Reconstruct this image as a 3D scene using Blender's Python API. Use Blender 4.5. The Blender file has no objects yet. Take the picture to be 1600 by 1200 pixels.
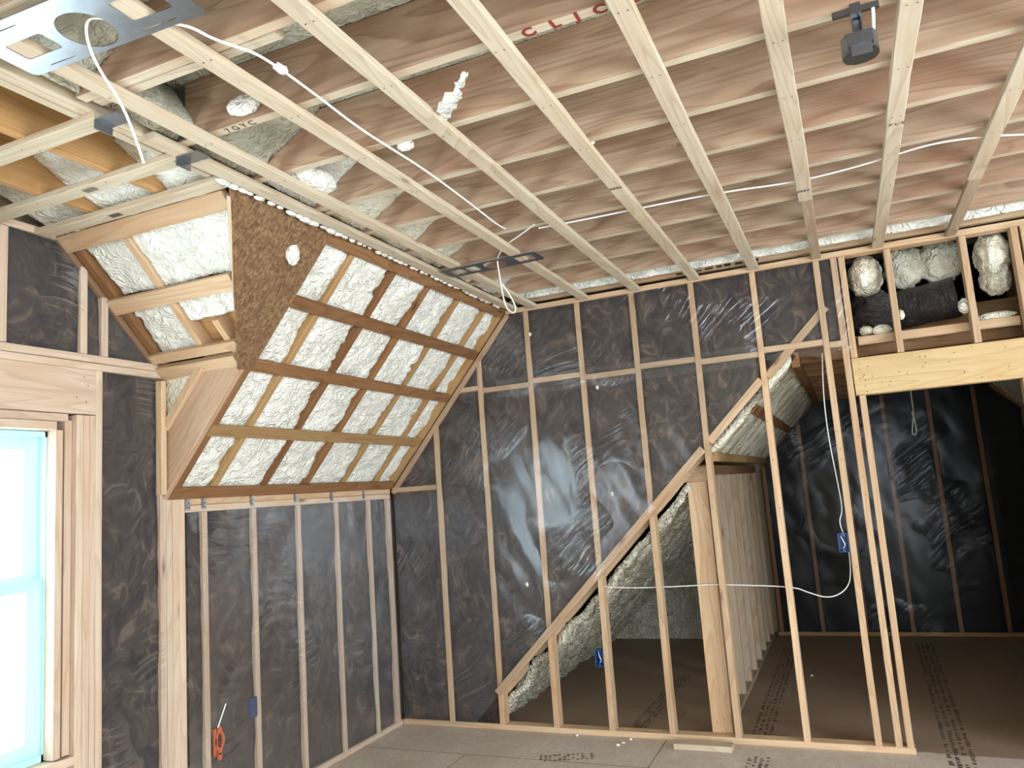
import bpy, bmesh, math, random
from mathutils import Vector, Matrix, noise
random.seed(7)
SC = bpy.context.scene
COL = SC.collection
R = math.radians

# ------------------------------------------------------------------ camera
H0 = 1.68
yaw, pitch, roll = -0.404763749, 0.140271271, -0.0726930398
cy, sy, cp, sp, cr, sr = math.cos(yaw), math.sin(yaw), math.cos(pitch), math.sin(pitch), math.cos(roll), math.sin(roll)
fwd = Vector((sy*cp, cy*cp, sp)); rt = Vector((cy, -sy, 0)); up = rt.cross(fwd)
rt2 = rt*cr + up*sr; up2 = -rt*sr + up*cr
cam_d = bpy.data.cameras.new('camera'); cam = bpy.data.objects.new('camera', cam_d); COL.objects.link(cam)
cam.matrix_world = Matrix(((rt2.x, up2.x, -fwd.x, 0), (rt2.y, up2.y, -fwd.y, 0), (rt2.z, up2.z, -fwd.z, H0), (0, 0, 0, 1)))
cam_d.sensor_width = 36; cam_d.lens = 1197.01*36/1600; cam_d.clip_start = .02; cam_d.clip_end = 100
SC.camera = cam

# ------------------------------------------------------------------ world, daylight, exposure
W = bpy.data.worlds.new('overcast_daylight'); SC.world = W; W.use_nodes = True
bg = W.node_tree.nodes['Background']; bg.inputs[0].default_value = (.86, .94, 1.0, 1); bg.inputs[1].default_value = 17.0
SC.view_settings.view_transform = 'Standard'; SC.view_settings.look = 'None'
SC.view_settings.exposure = -0.12; SC.view_settings.gamma = 1; SC.view_settings.use_curve_mapping = False
SC.cycles.max_bounces = 8; SC.cycles.diffuse_bounces = 5; SC.cycles.glossy_bounces = 3
SC.cycles.transparent_max_bounces = 16; SC.cycles.sample_clamp_indirect = 6

def portal(name, c, n, sx, sz):
    """daylight portal sitting in a window or added wall opening; n = direction into the room"""
    L = bpy.data.lights.new(name, 'AREA'); L.shape = 'RECTANGLE'; L.size = sx; L.size_y = sz
    L.cycles.is_portal = True
    o = bpy.data.objects.new(name, L); COL.objects.link(o)
    n = Vector(n); z = -n; x = Vector((0, 0, 1)).cross(z).normalized(); y = z.cross(x)
    o.matrix_world = Matrix(((x.x, y.x, z.x, c[0]), (x.y, y.y, z.y, c[1]), (x.z, y.z, z.z, c[2]), (0, 0, 0, 1)))
    return o
XL, D, D2 = -3.335, 5.226, 8.69          # face of left wall, far wall, rear wall of the room beyond
XE, YR, ZD = 3.6, -4.0, 3.285            # right wall, wall behind the camera, underside of the deck
WY0, WY1, WZ0, WZ1 = .46, 2.43, .655, 2.117
portal('daylight_dormer_window', (XL-.16, (WY0+WY1)/2, (WZ0+WZ1)/2), (1, 0, 0), WY1-WY0, WZ1-WZ0)
RW = [(.4, 3.0, .5, 2.4)]     # unseen opening behind the camera, added for its light (x0,x1,z0,z1)
for k, (a, b, c, d) in enumerate(RW): portal('added_fill_rear_window', ((a+b)/2, YR-.05, (c+d)/2), (0, 1, 0), b-a, d-c)
LW = [(-2.6, -1.0, .8, 2.1)]
EW = [(-3.0, -.6, .4, 2.4), (.2, 3.4, .4, 2.4)]      # unseen right-wall openings, added as fill light from that side
for a, b, c, d in EW: portal('added_fill_right_window', (XE+.05, (a+b)/2, (c+d)/2), (-1, 0, 0), b-a, d-c)
                         # window further back in the left wall (y0,y1,z0,z1)
for a, b, c, d in LW: portal('daylight_side_window', (XL-.16, (a+b)/2, (c+d)/2), (1, 0, 0), b-a, d-c)

# ------------------------------------------------------------------ materials
def newmat(name):
    m = bpy.data.materials.new(name); m.use_nodes = True
    nt = m.node_tree; nt.nodes.clear()
    return m, nt
class NT:
    def __init__(s, nt): s.nt = nt
    def n(s, t, **kw):
        nd = s.nt.nodes.new(t)
        for k, v in kw.items():
            if k.startswith('i_'): nd.inputs[k[2:].replace('_', ' ')].default_value = v
            else: setattr(nd, k, v)
        return nd
    def l(s, a, b): s.nt.links.new(a, b)
    def ramp(s, fac, stops, interp='LINEAR'):
        nd = s.nt.nodes.new('ShaderNodeValToRGB'); cr_ = nd.color_ramp; cr_.interpolation = interp
        while len(cr_.elements) < len(stops): cr_.elements.new(.5)
        for e, (p, c) in zip(cr_.elements, stops):
            e.position = p; e.color = (c[0], c[1], c[2], 1) if not isinstance(c, (int, float)) else (c, c, c, 1)
        s.l(fac, nd.inputs[0]); return nd.outputs[0]
    def math(s, op, a, b=None):
        nd = s.nt.nodes.new('ShaderNodeMath'); nd.operation = op
        for i, v in enumerate((a, b)):
            if v is None: continue
            if isinstance(v, (int, float)): nd.inputs[i].default_value = v
            else: s.l(v, nd.inputs[i])
        return nd.outputs[0]
    def mix(s, f, a, b, blend='MIX'):
        nd = s.nt.nodes.new('ShaderNodeMix'); nd.data_type = 'RGBA'; nd.blend_type = blend
        for i, v in ((0, f), (6, a), (7, b)):
            if isinstance(v, (int, float)): nd.inputs[i].default_value = v
            elif isinstance(v, tuple): nd.inputs[i].default_value = (*v[:3], 1)
            else: s.l(v, nd.inputs[i])
        return nd.outputs[2]
def principled(N, col, rough=.7, normal=None, metal=0, spec=.3):
    p = N.n('ShaderNodeBsdfPrincipled'); o = N.n('ShaderNodeOutputMaterial')
    if isinstance(col, tuple): p.inputs['Base Color'].default_value = (*col[:3], 1)
    else: N.l(col, p.inputs['Base Color'])
    if isinstance(rough, (int, float)): p.inputs['Roughness'].default_value = rough
    else: N.l(rough, p.inputs['Roughness'])
    p.inputs['Metallic'].default_value = metal; p.inputs['Specular IOR Level'].default_value = spec
    if normal: N.l(normal, p.inputs['Normal'])
    N.l(p.outputs[0], o.inputs[0]); return p
def bump(N, h, strength=.3, dist=.01):
    b = N.n('ShaderNodeBump'); b.inputs['Strength'].default_value = strength; b.inputs['Distance'].default_value = dist
    N.l(h, b.inputs['Height']); return b.outputs[0]
def coords(N, scale=(1, 1, 1), rand=True):
    tc = N.n('ShaderNodeTexCoord'); mp = N.n('ShaderNodeMapping')
    if rand:
        oi = N.n('ShaderNodeObjectInfo')
        ad = N.n('ShaderNodeVectorMath', operation='ADD'); N.l(tc.outputs['Object'], ad.inputs[0])
        sc = N.n('ShaderNodeVectorMath', operation='SCALE'); sc.inputs[0].default_value = (37, 91, 53); N.l(oi.outputs['Random'], sc.inputs['Scale'])
        N.l(sc.outputs[0], ad.inputs[1]); N.l(ad.outputs[0], mp.inputs[0])
    else: N.l(tc.outputs['Object'], mp.inputs[0])
    mp.inputs['Scale'].default_value = scale
    return mp.outputs[0]
def wood(name, light, dark, rough=.75, knots=1.0, stain=0.0, var=.25, red=None):
    m, nt = newmat(name); N = NT(nt)
    v = coords(N, (1.1, 16, 16))
    nz = N.n('ShaderNodeTexNoise', i_Scale=1.6, i_Detail=5.0, i_Distortion=1.2); N.l(v, nz.inputs['Vector'])
    v3 = coords(N, (.5, 6, 6))
    nw = N.n('ShaderNodeTexNoise', i_Scale=1.0, i_Detail=1.0, i_Distortion=.5); N.l(v3, nw.inputs['Vector'])
    rings = N.math('FRACT', N.math('MULTIPLY', nw.outputs[0], 15.0))
    ringc = N.ramp(rings, [(0, .0), (.6, .35), (.9, 1), (1, 0)])
    v2 = coords(N, (2, 110, 110))
    nf = N.n('ShaderNodeTexNoise', i_Scale=1.0, i_Detail=3.0); N.l(v2, nf.inputs['Vector'])
    g = N.math('ADD', N.math('MULTIPLY', nz.outputs[0], .5), N.math('MULTIPLY', ringc, .32))
    g = N.math('ADD', g, N.math('MULTIPLY', nf.outputs[0], .3))
    col = N.ramp(g, [(.28, light), (.82, dark)])
    # knots
    vk = coords(N, (2.3, 7.5, 7.5))
    vo = N.n('ShaderNodeTexVoronoi', i_Scale=1.0); N.l(vk, vo.inputs['Vector'])
    km = N.ramp(vo.outputs['Distance'], [(.03, 1), (.07, .8), (.09, .15), (.11, .45), (.125, .12), (.2, 0)])
    sep = N.n('ShaderNodeSeparateColor'); N.l(vo.outputs['Color'], sep.inputs[0])
    km = N.math('MULTIPLY', km, N.math('GREATER_THAN', sep.outputs[0], .5))
    col = N.mix(N.math('MULTIPLY', km, .75*knots), col, (dark[0]*.28, dark[1]*.2, dark[2]*.16))
    # large soft discolouration + per-board value
    vs = coords(N, (1.2, 4, 4))
    ns = N.n('ShaderNodeTexNoise', i_Scale=1.2, i_Detail=4.0, i_Roughness=.65); N.l(vs, ns.inputs['Vector'])
    r2 = red or (dark[0]*1.05, dark[1]*.8, dark[2]*.62)
    col = N.mix(N.ramp(ns.outputs[0], [(.45, 0), (.75, .5+stain*.5)]), col, r2)
    oi = N.n('ShaderNodeObjectInfo')
    val = N.math('ADD', N.math('MULTIPLY', oi.outputs['Random'], var), 1-var*.6)
    hs = N.n('ShaderNodeHueSaturation'); N.l(col, hs.inputs['Color']); N.l(val, hs.inputs['Value'])
    principled(N, hs.outputs[0], rough, bump(N, g, .25, .002), spec=.22)
    return m
M = {}
M['pale'] = wood('pale_strapping_pine', (.58, .51, .395), (.42, .34, .235), var=.12, knots=.8)
M['stud'] = wood('stud_spruce', (.60, .44, .29), (.44, .29, .165), var=.28)
M['studp'] = wood('dusty_pinkish_spruce', (.62, .50, .39), (.48, .36, .265), var=.15)
M['studg'] = wood('greyed_spruce', (.52, .42, .31), (.36, .27, .18), var=.25)
M['joist'] = wood('joist_fir', (.47, .335, .23), (.27, .17, .108), var=.3, stain=.5, red=(.34, .165, .095))
M['brown'] = wood('weathered_brown_fir', (.29, .155, .07), (.17, .08, .033), var=.3)
M['tan'] = wood('tan_fir', (.42, .28, .13), (.29, .17, .075), var=.2)
M['header'] = wood('header_fir', (.60, .45, .245), (.47, .33, .16), var=.08, knots=.6)
M['cheek'] = wood('wide_rafter_fir', (.50, .35, .24), (.36, .22, .135), var=.1)
M['ply'] = wood('plywood_face', (.50, .30, .13), (.36, .20, .08), var=.2)
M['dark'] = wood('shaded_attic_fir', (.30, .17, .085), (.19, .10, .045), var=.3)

def foam_mat(name, c1, c2, bumpd=.012):
    m, nt = newmat(name); N = NT(nt)
    v = coords(N, (1, 1, 1))
    n1 = N.n('ShaderNodeTexNoise', i_Scale=17.0, i_Detail=2.5, i_Distortion=1.6); N.l(v, n1.inputs['Vector'])
    n2 = N.n('ShaderNodeTexNoise', i_Scale=5.0, i_Detail=3.0); N.l(v, n2.inputs['Vector'])
    n3 = N.n('ShaderNodeTexNoise', i_Scale=90.0, i_Detail=2.0); N.l(v, n3.inputs['Vector'])
    h = N.math('ADD', N.math('MULTIPLY', N.math('ABSOLUTE', N.math('SUBTRACT', n1.outputs[0], .5)), 1.6), N.math('MULTIPLY', n3.outputs[0], .06))
    col = N.ramp(n2.outputs[0], [(.35, c1), (.7, c2)])
    principled(N, col, .5, bump(N, h, 1.0, bumpd*2.2), spec=.3)
    return m
M['foam'] = foam_mat('spray_foam', (.86, .86, .80), (.74, .74, .66))
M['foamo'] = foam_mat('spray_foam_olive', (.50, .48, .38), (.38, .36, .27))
M['foamy'] = foam_mat('spray_foam_cream', (.84, .82, .70), (.66, .63, .48))
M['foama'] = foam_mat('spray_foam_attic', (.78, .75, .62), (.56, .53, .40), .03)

def batt_mat(name, lo, hi):
    m, nt = newmat(name); N = NT(nt)
    v = coords(N, (1, 1, .8))
    n0 = N.n('ShaderNodeTexNoise', i_Scale=2.2, i_Detail=3.0); N.l(v, n0.inputs['Vector'])
    wv = N.n('ShaderNodeVectorMath', operation='MULTIPLY_ADD'); N.l(n0.outputs['Color'], wv.inputs[0]); wv.inputs[1].default_value = (.5, .5, .5); N.l(v, wv.inputs[2])
    n1 = N.n('ShaderNodeTexNoise', i_Scale=9.0, i_Detail=9.0, i_Distortion=1.1, i_Roughness=.66); N.l(wv.outputs[0], n1.inputs['Vector'])
    col = N.ramp(n1.outputs[0], [(.36, lo), (.55, tuple((a*.75+b*.25) for a, b in zip(lo, hi))), (.72, hi)])
    principled(N, col, .95, bump(N, n0.outputs[0], .5, .02), spec=.08)
    return m
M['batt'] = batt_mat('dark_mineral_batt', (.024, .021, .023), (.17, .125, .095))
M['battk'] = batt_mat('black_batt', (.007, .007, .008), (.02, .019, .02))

def poly_mat(name, base=1.3, haze=.035, rough=.2, scale=(1, 1, 1), dist=.012, tint=(.92, .96, 1)):
    m, nt = newmat(name); N = NT(nt)
    v = coords(N, scale)
    n1 = N.n('ShaderNodeTexNoise', i_Scale=1.6, i_Detail=2.0, i_Distortion=.6); N.l(v, n1.inputs['Vector'])
    mr_ = N.n('ShaderNodeMapping'); mr_.inputs['Rotation'].default_value = (0, R(38), 0); N.l(v, mr_.inputs[0])
    nr_ = N.n('ShaderNodeTexNoise', i_Scale=1.1, i_Detail=1.0); N.l(v, nr_.inputs['Vector'])
    wr_ = N.n('ShaderNodeVectorMath', operation='MULTIPLY_ADD'); N.l(nr_.outputs['Color'], wr_.inputs[0]); wr_.inputs[1].default_value = (.5, .5, .5); N.l(mr_.outputs[0], wr_.inputs[2])
    mp_ = N.n('ShaderNodeMapping'); mp_.inputs['Scale'].default_value = (3.0, 3.0, 34); N.l(wr_.outputs[0], mp_.inputs[0])
    n2 = N.n('ShaderNodeTexNoise', i_Scale=1.0, i_Detail=2.0, i_Distortion=.5); N.l(mp_.outputs[0], n2.inputs['Vector'])
    n3 = N.n('ShaderNodeTexNoise', i_Scale=2.3, i_Detail=1.0); N.l(v, n3.inputs['Vector'])
    mask = N.ramp(n3.outputs[0], [(.52, 0), (.66, 1)])
    h = N.math('ADD', N.math('MULTIPLY', n1.outputs[0], 1.5), N.math('MULTIPLY', N.math('MULTIPLY', n2.outputs[0], mask), 2.4))
    nb = bump(N, h, .5, dist)
    tr = N.n('ShaderNodeBsdfTransparent'); tr.inputs[0].default_value = (.97, .97, .97, 1)
    di = N.n('ShaderNodeBsdfDiffuse'); di.inputs[0].default_value = (.85, .87, .9, 1)
    m1 = N.n('ShaderNodeMixShader'); m1.inputs[0].default_value = haze; N.l(tr.outputs[0], m1.inputs[1]); N.l(di.outputs[0], m1.inputs[2])
    gl = N.n('ShaderNodeBsdfGlossy'); gl.inputs['Color'].default_value = (*tint, 1); gl.inputs['Roughness'].default_value = rough; N.l(nb, gl.inputs['Normal'])
    fr = N.n('ShaderNodeFresnel'); fr.inputs['IOR'].default_value = 1.42; N.l(nb, fr.inputs['Normal'])
    fac = N.math('MINIMUM', N.math('MULTIPLY', fr.outputs[0], base), .22)
    m2 = N.n('ShaderNodeMixShader'); N.l(fac, m2.inputs[0]); N.l(m1.outputs[0], m2.inputs[1]); N.l(gl.outputs[0], m2.inputs[2])
    o = N.n('ShaderNodeOutputMaterial'); N.l(m2.outputs[0], o.inputs[0])
    return m
M['poly'] = poly_mat('clear_poly_sheet', base=1.5, haze=.018, rough=.17)
M['polyl'] = poly_mat('clear_poly_sheet_side', base=.22, haze=.02, rough=.28)
M['polyb'] = poly_mat('clear_poly_sheet_far', base=.7, haze=.012, rough=.25)

def osb_mat():
    m, nt = newmat('oriented_strand_board'); N = NT(nt)
    v = coords(N, (1, 1, 1), False)
    cols = None; hh = None
    for k, (sc, rot) in enumerate((((30, 120, 60), .5), ((110, 42, 60), -.6), ((55, 95, 60), 1.2))):
        mp = N.n('ShaderNodeMapping'); mp.inputs['Rotation'].default_value = (rot*.7, rot*.5, rot); mp.inputs['Scale'].default_value = sc; N.l(v, mp.inputs[0])
        vo = N.n('ShaderNodeTexVoronoi', i_Scale=1.0); N.l(mp.outputs[0], vo.inputs['Vector'])
        sp_ = N.n('ShaderNodeSeparateColor'); N.l(vo.outputs['Color'], sp_.inputs[0])
        cols = sp_.outputs[0] if cols is None else N.math('ADD', N.math('MULTIPLY', cols, .5), N.math('MULTIPLY', sp_.outputs[0], .5))
    n = N.n('ShaderNodeTexNoise', i_Scale=5.0, i_Detail=5.0); N.l(v, n.inputs['Vector'])
    c = N.ramp(cols, [(.15, (.11, .06, .03)), (.5, (.19, .11, .055)), (.85, (.28, .175, .09))])
    c = N.mix(N.ramp(n.outputs[0], [(.5, 0), (.7, .45)]), c, (.17, .07, .035))
    principled(N, c, .75, bump(N, cols, .3, .002)); return m
M['osb'] = osb_mat()
def floor_mat():
    m, nt = newmat('subfloor_panels'); N = NT(nt)
    v = coords(N, (1, 1, 1), False)
    vo = N.n('ShaderNodeTexVoronoi', i_Scale=1.0); mp = N.n('ShaderNodeMapping'); mp.inputs['Scale'].default_value = (60, 25, 1); N.l(v, mp.inputs[0]); N.l(mp.outputs[0], vo.inputs['Vector'])
    sp_ = N.n('ShaderNodeSeparateColor'); N.l(vo.outputs['Color'], sp_.inputs[0])
    n = N.n('ShaderNodeTexNoise', i_Scale=2.2, i_Detail=7.0, i_Roughness=.7); N.l(v, n.inputs['Vector'])
    c = N.ramp(sp_.outputs[0], [(0, (.54, .47, .40)), (1, (.64, .57, .50))])
    c = N.mix(N.ramp(n.outputs[0], [(.35, 0), (.65, .6)]), c, (.45, .36, .29))
    br = N.n('ShaderNodeTexBrick', i_Scale=1.0); br.offset = .5
    mp2 = N.n('ShaderNodeMapping'); mp2.inputs['Location'].default_value = (.10, .17, 0); N.l(v, mp2.inputs[0]); N.l(mp2.outputs[0], br.inputs['Vector'])
    br.inputs['Brick Width'].default_value = 2.44; br.inputs['Row Height'].default_value = 1.22; br.inputs['Mortar Size'].default_value = .003
    br.inputs['Color1'].default_value = br.inputs['Color2'].default_value = (1, 1, 1, 1); br.inputs['Mortar'].default_value = (0, 0, 0, 1)
    c = N.mix(N.math('SUBTRACT', 1.0, br.outputs[0]), (.10, .07, .05), c) if False else N.mix(br.outputs['Fac'], c, (.09, .06, .045))
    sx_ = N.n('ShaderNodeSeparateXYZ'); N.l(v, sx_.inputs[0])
    attic_shade = N.math('GREATER_THAN', N.math('ADD', sx_.outputs[1], N.math('MULTIPLY', n.outputs[0], .12)), 5.33)
    c = N.mix(N.math('MULTIPLY', attic_shade, .8), c, (.25, .155, .095))  # attic shade put into the floor colour as a darker brown
    principled(N, c, .62, bump(N, n.outputs[0], .15, .004), spec=.25); return m
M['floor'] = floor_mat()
def flat(name, c, rough=.5, metal=0, spec=.4):
    m, nt = newmat(name); N = NT(nt)
    v = coords(N); n = N.n('ShaderNodeTexNoise', i_Scale=30.0, i_Detail=3.0); N.l(v, n.inputs['Vector'])
    col = N.mix(N.ramp(n.outputs[0], [(.35, 0), (.7, .35)]), c, tuple(x*.7 for x in c))
    principled(N, col, rough, None, metal, spec); return m
M['galv'] = flat('galvanised_steel', (.42, .47, .53), .3, 1)
M['galvd'] = flat('dull_dark_steel', (.22, .24, .27), .42, 1)
M['wire'] = flat('white_cable_jacket', (.80, .79, .75), .45)
M['blue'] = flat('blue_plastic', (.010, .07, .24), .4)
M['navy'] = flat('dark_blue_plastic', (.01, .04, .14), .4)
M['orange'] = flat('orange_plastic', (.48, .13, .06), .5)
M['black'] = flat('black_metal', (.012, .014, .02), .4)
M['nail'] = flat('nail_hole', (.035, .02, .012), .7)
M['ink'] = flat('dark_pencil', (.05, .04, .04), .7)
M['print'] = flat('stamp_ink', (.12, .09, .07), .8)
M['redp'] = flat('red_marking_paint', (.22, .03, .025), .6)
M['vinyl'] = flat('white_vinyl', (.85, .88, .9), .35)
M['wall'] = flat('sheathing_board', (.42, .31, .20), .85)
M['greyf'] = flat('gray_flexible_flashing', (.16, .17, .18), .6)
def bag_mat():
    m, nt = newmat('shiny_black_bag'); N = NT(nt)
    v = coords(N, (1, 1, 3))
    n = N.n('ShaderNodeTexNoise', i_Scale=14.0, i_Detail=5.0, i_Distortion=2.0); N.l(v, n.inputs['Vector'])
    principled(N, (.05, .04, .04), .16, bump(N, N.math('ABSOLUTE', N.math('SUBTRACT', n.outputs[0], .5)), 1, .05), spec=.8); return m
M['bag'] = bag_mat()
def vinyl_glow():
    m, nt = newmat('flare_lit_sash_vinyl'); N = NT(nt)
    a = N.n('ShaderNodeBsdfDiffuse'); a.inputs[0].default_value = (.8, .9, .92, 1)
    b = N.n('ShaderNodeBsdfTranslucent'); b.inputs[0].default_value = (.25, .72, .78, 1)  # cyan translucency put in to imitate window flare on the white vinyl
    mx = N.n('ShaderNodeMixShader'); mx.inputs[0].default_value = .5; N.l(a.outputs[0], mx.inputs[1]); N.l(b.outputs[0], mx.inputs[2])
    o = N.n('ShaderNodeOutputMaterial'); N.l(mx.outputs[0], o.inputs[0]); return m
M['sash'] = vinyl_glow()
def glass_mat():
    m, nt = newmat('window_glass'); N = NT(nt)
    a = N.n('ShaderNodeBsdfTransparent'); a.inputs[0].default_value = (.95, .98, .98, 1)
    b = N.n('ShaderNodeBsdfGlossy'); b.inputs['Roughness'].default_value = .02
    mx = N.n('ShaderNodeMixShader'); mx.inputs[0].default_value = .05; N.l(a.outputs[0], mx.inputs[1]); N.l(b.outputs[0], mx.inputs[2])
    o = N.n('ShaderNodeOutputMaterial'); N.l(mx.outputs[0], o.inputs[0]); return m
M['glass'] = glass_mat()

# ------------------------------------------------------------------ object helpers
def wmat(o):
    return (wmat(o.parent) if o.parent else Matrix.Identity(4)) @ o.matrix_basis
def link(name, me, mats, label=None, cat=None, group=None, parent=None, kind=None, mw=None):
    o = bpy.data.objects.new(name, me); COL.objects.link(o)
    for m in (mats if isinstance(mats, (list, tuple)) else [mats]): me.materials.append(M[m] if isinstance(m, str) else m)
    if mw is not None: o.matrix_basis = mw
    if parent is not None: o.parent = parent; o.matrix_parent_inverse = Matrix.Identity(4); o.matrix_basis = wmat(parent).inverted() @ (mw or Matrix.Identity(4))
    if label: o['label'] = label
    if cat: o['category'] = cat
    if group: o['group'] = group
    if kind: o['kind'] = kind
    return o
def empty(name, loc, label, cat, group=None):
    o = bpy.data.objects.new(name, None); COL.objects.link(o); o.location = loc; o.matrix_basis = Matrix.Translation(loc)
    o['label'] = label; o['category'] = cat
    if group: o['group'] = group
    return o
def mesh(name, vs, fs, smooth=False, mi=None):
    me = bpy.data.meshes.new(name); me.from_pydata(vs, [], fs); me.update()
    if smooth: me.polygons.foreach_set('use_smooth', [True]*len(me.polygons))
    if mi: me.polygons.foreach_set('material_index', mi)
    return me
seed_c = [0]
def board(name, label, cat, p0, p1, ty, tz, zdir, mat='stud', group=None, parent=None, wob=.0015, cut0=0, cut1=0, nails=(), kind=None, ch=.0025):
    """sawn board, local x along p0->p1, local z along zdir; cutN = dx per local z at the ends; nails on the -z or -y face"""
    p0, p1 = Vector(p0), Vector(p1); L = (p1-p0).length
    x = (p1-p0).normalized(); z = Vector(zdir); z = (z - x*z.dot(x)).normalized(); y = z.cross(x)
    mw = Matrix(((x.x, y.x, z.x, p0.x), (x.y, y.y, z.y, p0.y), (x.z, y.z, z.z, p0.z), (0, 0, 0, 1)))
    seed_c[0] += 1; sd = seed_c[0]*7.31
    n = max(2, int(L/.12)) if wob else 2
    hy, hz = ty/2, tz/2; c = min(ch, hy*.4, hz*.4)
    prof = [(-hy+c, -hz), (hy-c, -hz), (hy, -hz+c), (hy, hz-c), (hy-c, hz), (-hy+c, hz), (-hy, hz-c), (-hy, -hz+c)]
    vs, fs = [], []
    for i in range(n+1):
        t = i/n; X = L*t
        oy = noise.noise(Vector((X*.9, sd, 0)))*wob*1.6; oz = noise.noise(Vector((X*.9, 5, sd)))*wob*1.6
        for j, (a, b) in enumerate(prof):
            e = noise.noise(Vector((X*5, sd+j*3, 9)))*wob*.7
            xx = X + (cut0*b if i == 0 else 0) + (cut1*b if i == n else 0)
            vs.append((xx, a+oy+(e if abs(a) > hy*.9 else 0), b+oz))
    for i in range(n):
        for j in range(8):
            k = (j+1) % 8; fs.append((i*8+j, i*8+8+j, i*8+8+k, i*8+k))
    fs.append(tuple(range(8))); fs.append(tuple(n*8+j for j in range(7, -1, -1)))
    mi = [0]*len(fs)
    for (nx, ny, face) in nails:      # small dark nail heads
        b = len(vs); r = .0032
        for k in range(6):
            a = k*math.pi/3
            if face == '-z': vs.append((nx+r*math.cos(a), ny+r*math.sin(a), -hz-.0035))
            elif face == '-y': vs.append((nx+r*math.cos(a), -hy-.0035, ny+r*math.sin(a)))
            else: vs.append((nx+r*math.cos(a), hy+.0035, ny+r*math.sin(a)))
        fs.append(tuple(b+k for k in range(6))); mi.append(1)
    me = mesh(name, vs, fs, False, mi)
    mats = [mat, 'nail'] if nails else [mat]
    return link(name, me, mats, label, cat, group, parent, kind, mw)
def ab(name, label, x0, x1, y0, y1, z0, z1, mat='stud', cat='framing board', group=None, parent=None, wob=.0015, nails=(), kind=None, **k):
    dx, dy, dz = x1-x0, y1-y0, z1-z0; xm, ym, zm = (x0+x1)/2, (y0+y1)/2, (z0+z1)/2
    if dx >= dy and dx >= dz: return board(name, label, cat, (x0, ym, zm), (x1, ym, zm), dy, dz, (0, 0, 1), mat, group, parent, wob, nails=nails, kind=kind, **k)
    if dy >= dz: return board(name, label, cat, (xm, y0, zm), (xm, y1, zm), dx, dz, (0, 0, 1), mat, group, parent, wob, nails=nails, kind=kind, **k)
    return board(name, label, cat, (xm, ym, z0), (xm, ym, z1), dx, dy, (0, 1, 0), mat, group, parent, wob, nails=nails, kind=kind, **k)
def slab(name, quads_or_box, mat, kind='structure', label=None):
    x0, x1, y0, y1, z0, z1 = quads_or_box
    vs = [(x, y, z) for x in (x0, x1) for y in (y0, y1) for z in (z0, z1)]
    fs = [(0, 1, 3, 2), (4, 6, 7, 5), (0, 4, 5, 1), (2, 3, 7, 6), (0, 2, 6, 4), (1, 5, 7, 3)]
    return link(name, mesh(name, vs, fs), mat, label, None, None, None, kind)
def boxes(name, L, mat, **k):
    vs, fs = [], []
    for (x0, x1, y0, y1, z0, z1) in L:
        b = len(vs); vs += [(x, y, z) for x in (x0, x1) for y in (y0, y1) for z in (z0, z1)]
        fs += [tuple(b+i for i in f) for f in [(0, 1, 3, 2), (4, 6, 7, 5), (0, 4, 5, 1), (2, 3, 7, 6), (0, 2, 6, 4), (1, 5, 7, 3)]]
    return link(name, mesh(name, vs, fs), mat, **k)
def ridged(p, f, octv=3):
    s = 0; a = 1
    for i in range(octv):
        s += a*(1-2*abs(noise.noise(p*f))); f *= 2.1; a *= .5
    return s
def field(name, label, cat, O, U, V, Nn, nu, nv, lo, hi, hfun, mat, thick=.03, group=None, parent=None, kind=None, edgefun=None, smooth=True):
    """displaced slab: u in 0..1 along U; v runs between lo(u) and hi(u) (metres along V); relief along Nn"""
    O, U, V, Nn = Vector(O), Vector(U), Vector(V).normalized(), Vector(Nn).normalized()
    vs, fs = [], []
    for i in range(nu+1):
        u = i/nu; a, b = lo(u), hi(u)
        for j in range(nv+1):
            w = a+(b-a)*j/nv; p = O+U*u+V*w
            if edgefun: p = p+edgefun(u, j/nv, p)
            h = hfun(u, w, p); vs.append(tuple(p+Nn*h))
    nn = len(vs)
    for i in range(nu):
        for j in range(nv):
            a = i*(nv+1)+j; fs.append((a, a+nv+1, a+nv+2, a+1))
    if thick:
        ring = [i*(nv+1) for i in range(nu+1)] + [nu*(nv+1)+j for j in range(1, nv+1)] + [i*(nv+1)+nv for i in range(nu-1, -1, -1)] + [j for j in range(nv-1, 0, -1)]
        for r in ring: vs.append(tuple(Vector(vs[r])-Nn*thick))
        m = len(ring)
        for k in range(m): fs.append((ring[k], nn+k, nn+(k+1) % m, ring[(k+1) % m]))
        fs.append(tuple(nn+k for k in range(m-1, -1, -1)))
    me = mesh(name, vs, fs, smooth)
    bm = bmesh.new(); bm.from_mesh(me); bmesh.ops.recalc_face_normals(bm, faces=bm.faces); bm.to_mesh(me); bm.free()
    if smooth: me.polygons.foreach_set('use_smooth', [True]*len(me.polygons))
    c = O+U*.5; mw = Matrix.Translation(c); me.transform(Matrix.Translation(-c))
    return link(name, me, mat, label, cat, group, parent, kind, mw)
def foamh(amp, f=9, sd=0):
    def h(u, w, p):
        q = p+Vector((sd*3.1, sd*1.7, sd)); q = q+Vector((noise.noise(q*4), noise.noise(q*4+Vector((9, 0, 0))), noise.noise(q*4+Vector((0, 9, 0)))))*.05
        return amp*(.45*ridged(q, f*.5, 2)+.5*noise.noise(q*f*1.3)+.25*ridged(q, f*1.9, 2))
    return h
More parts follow.
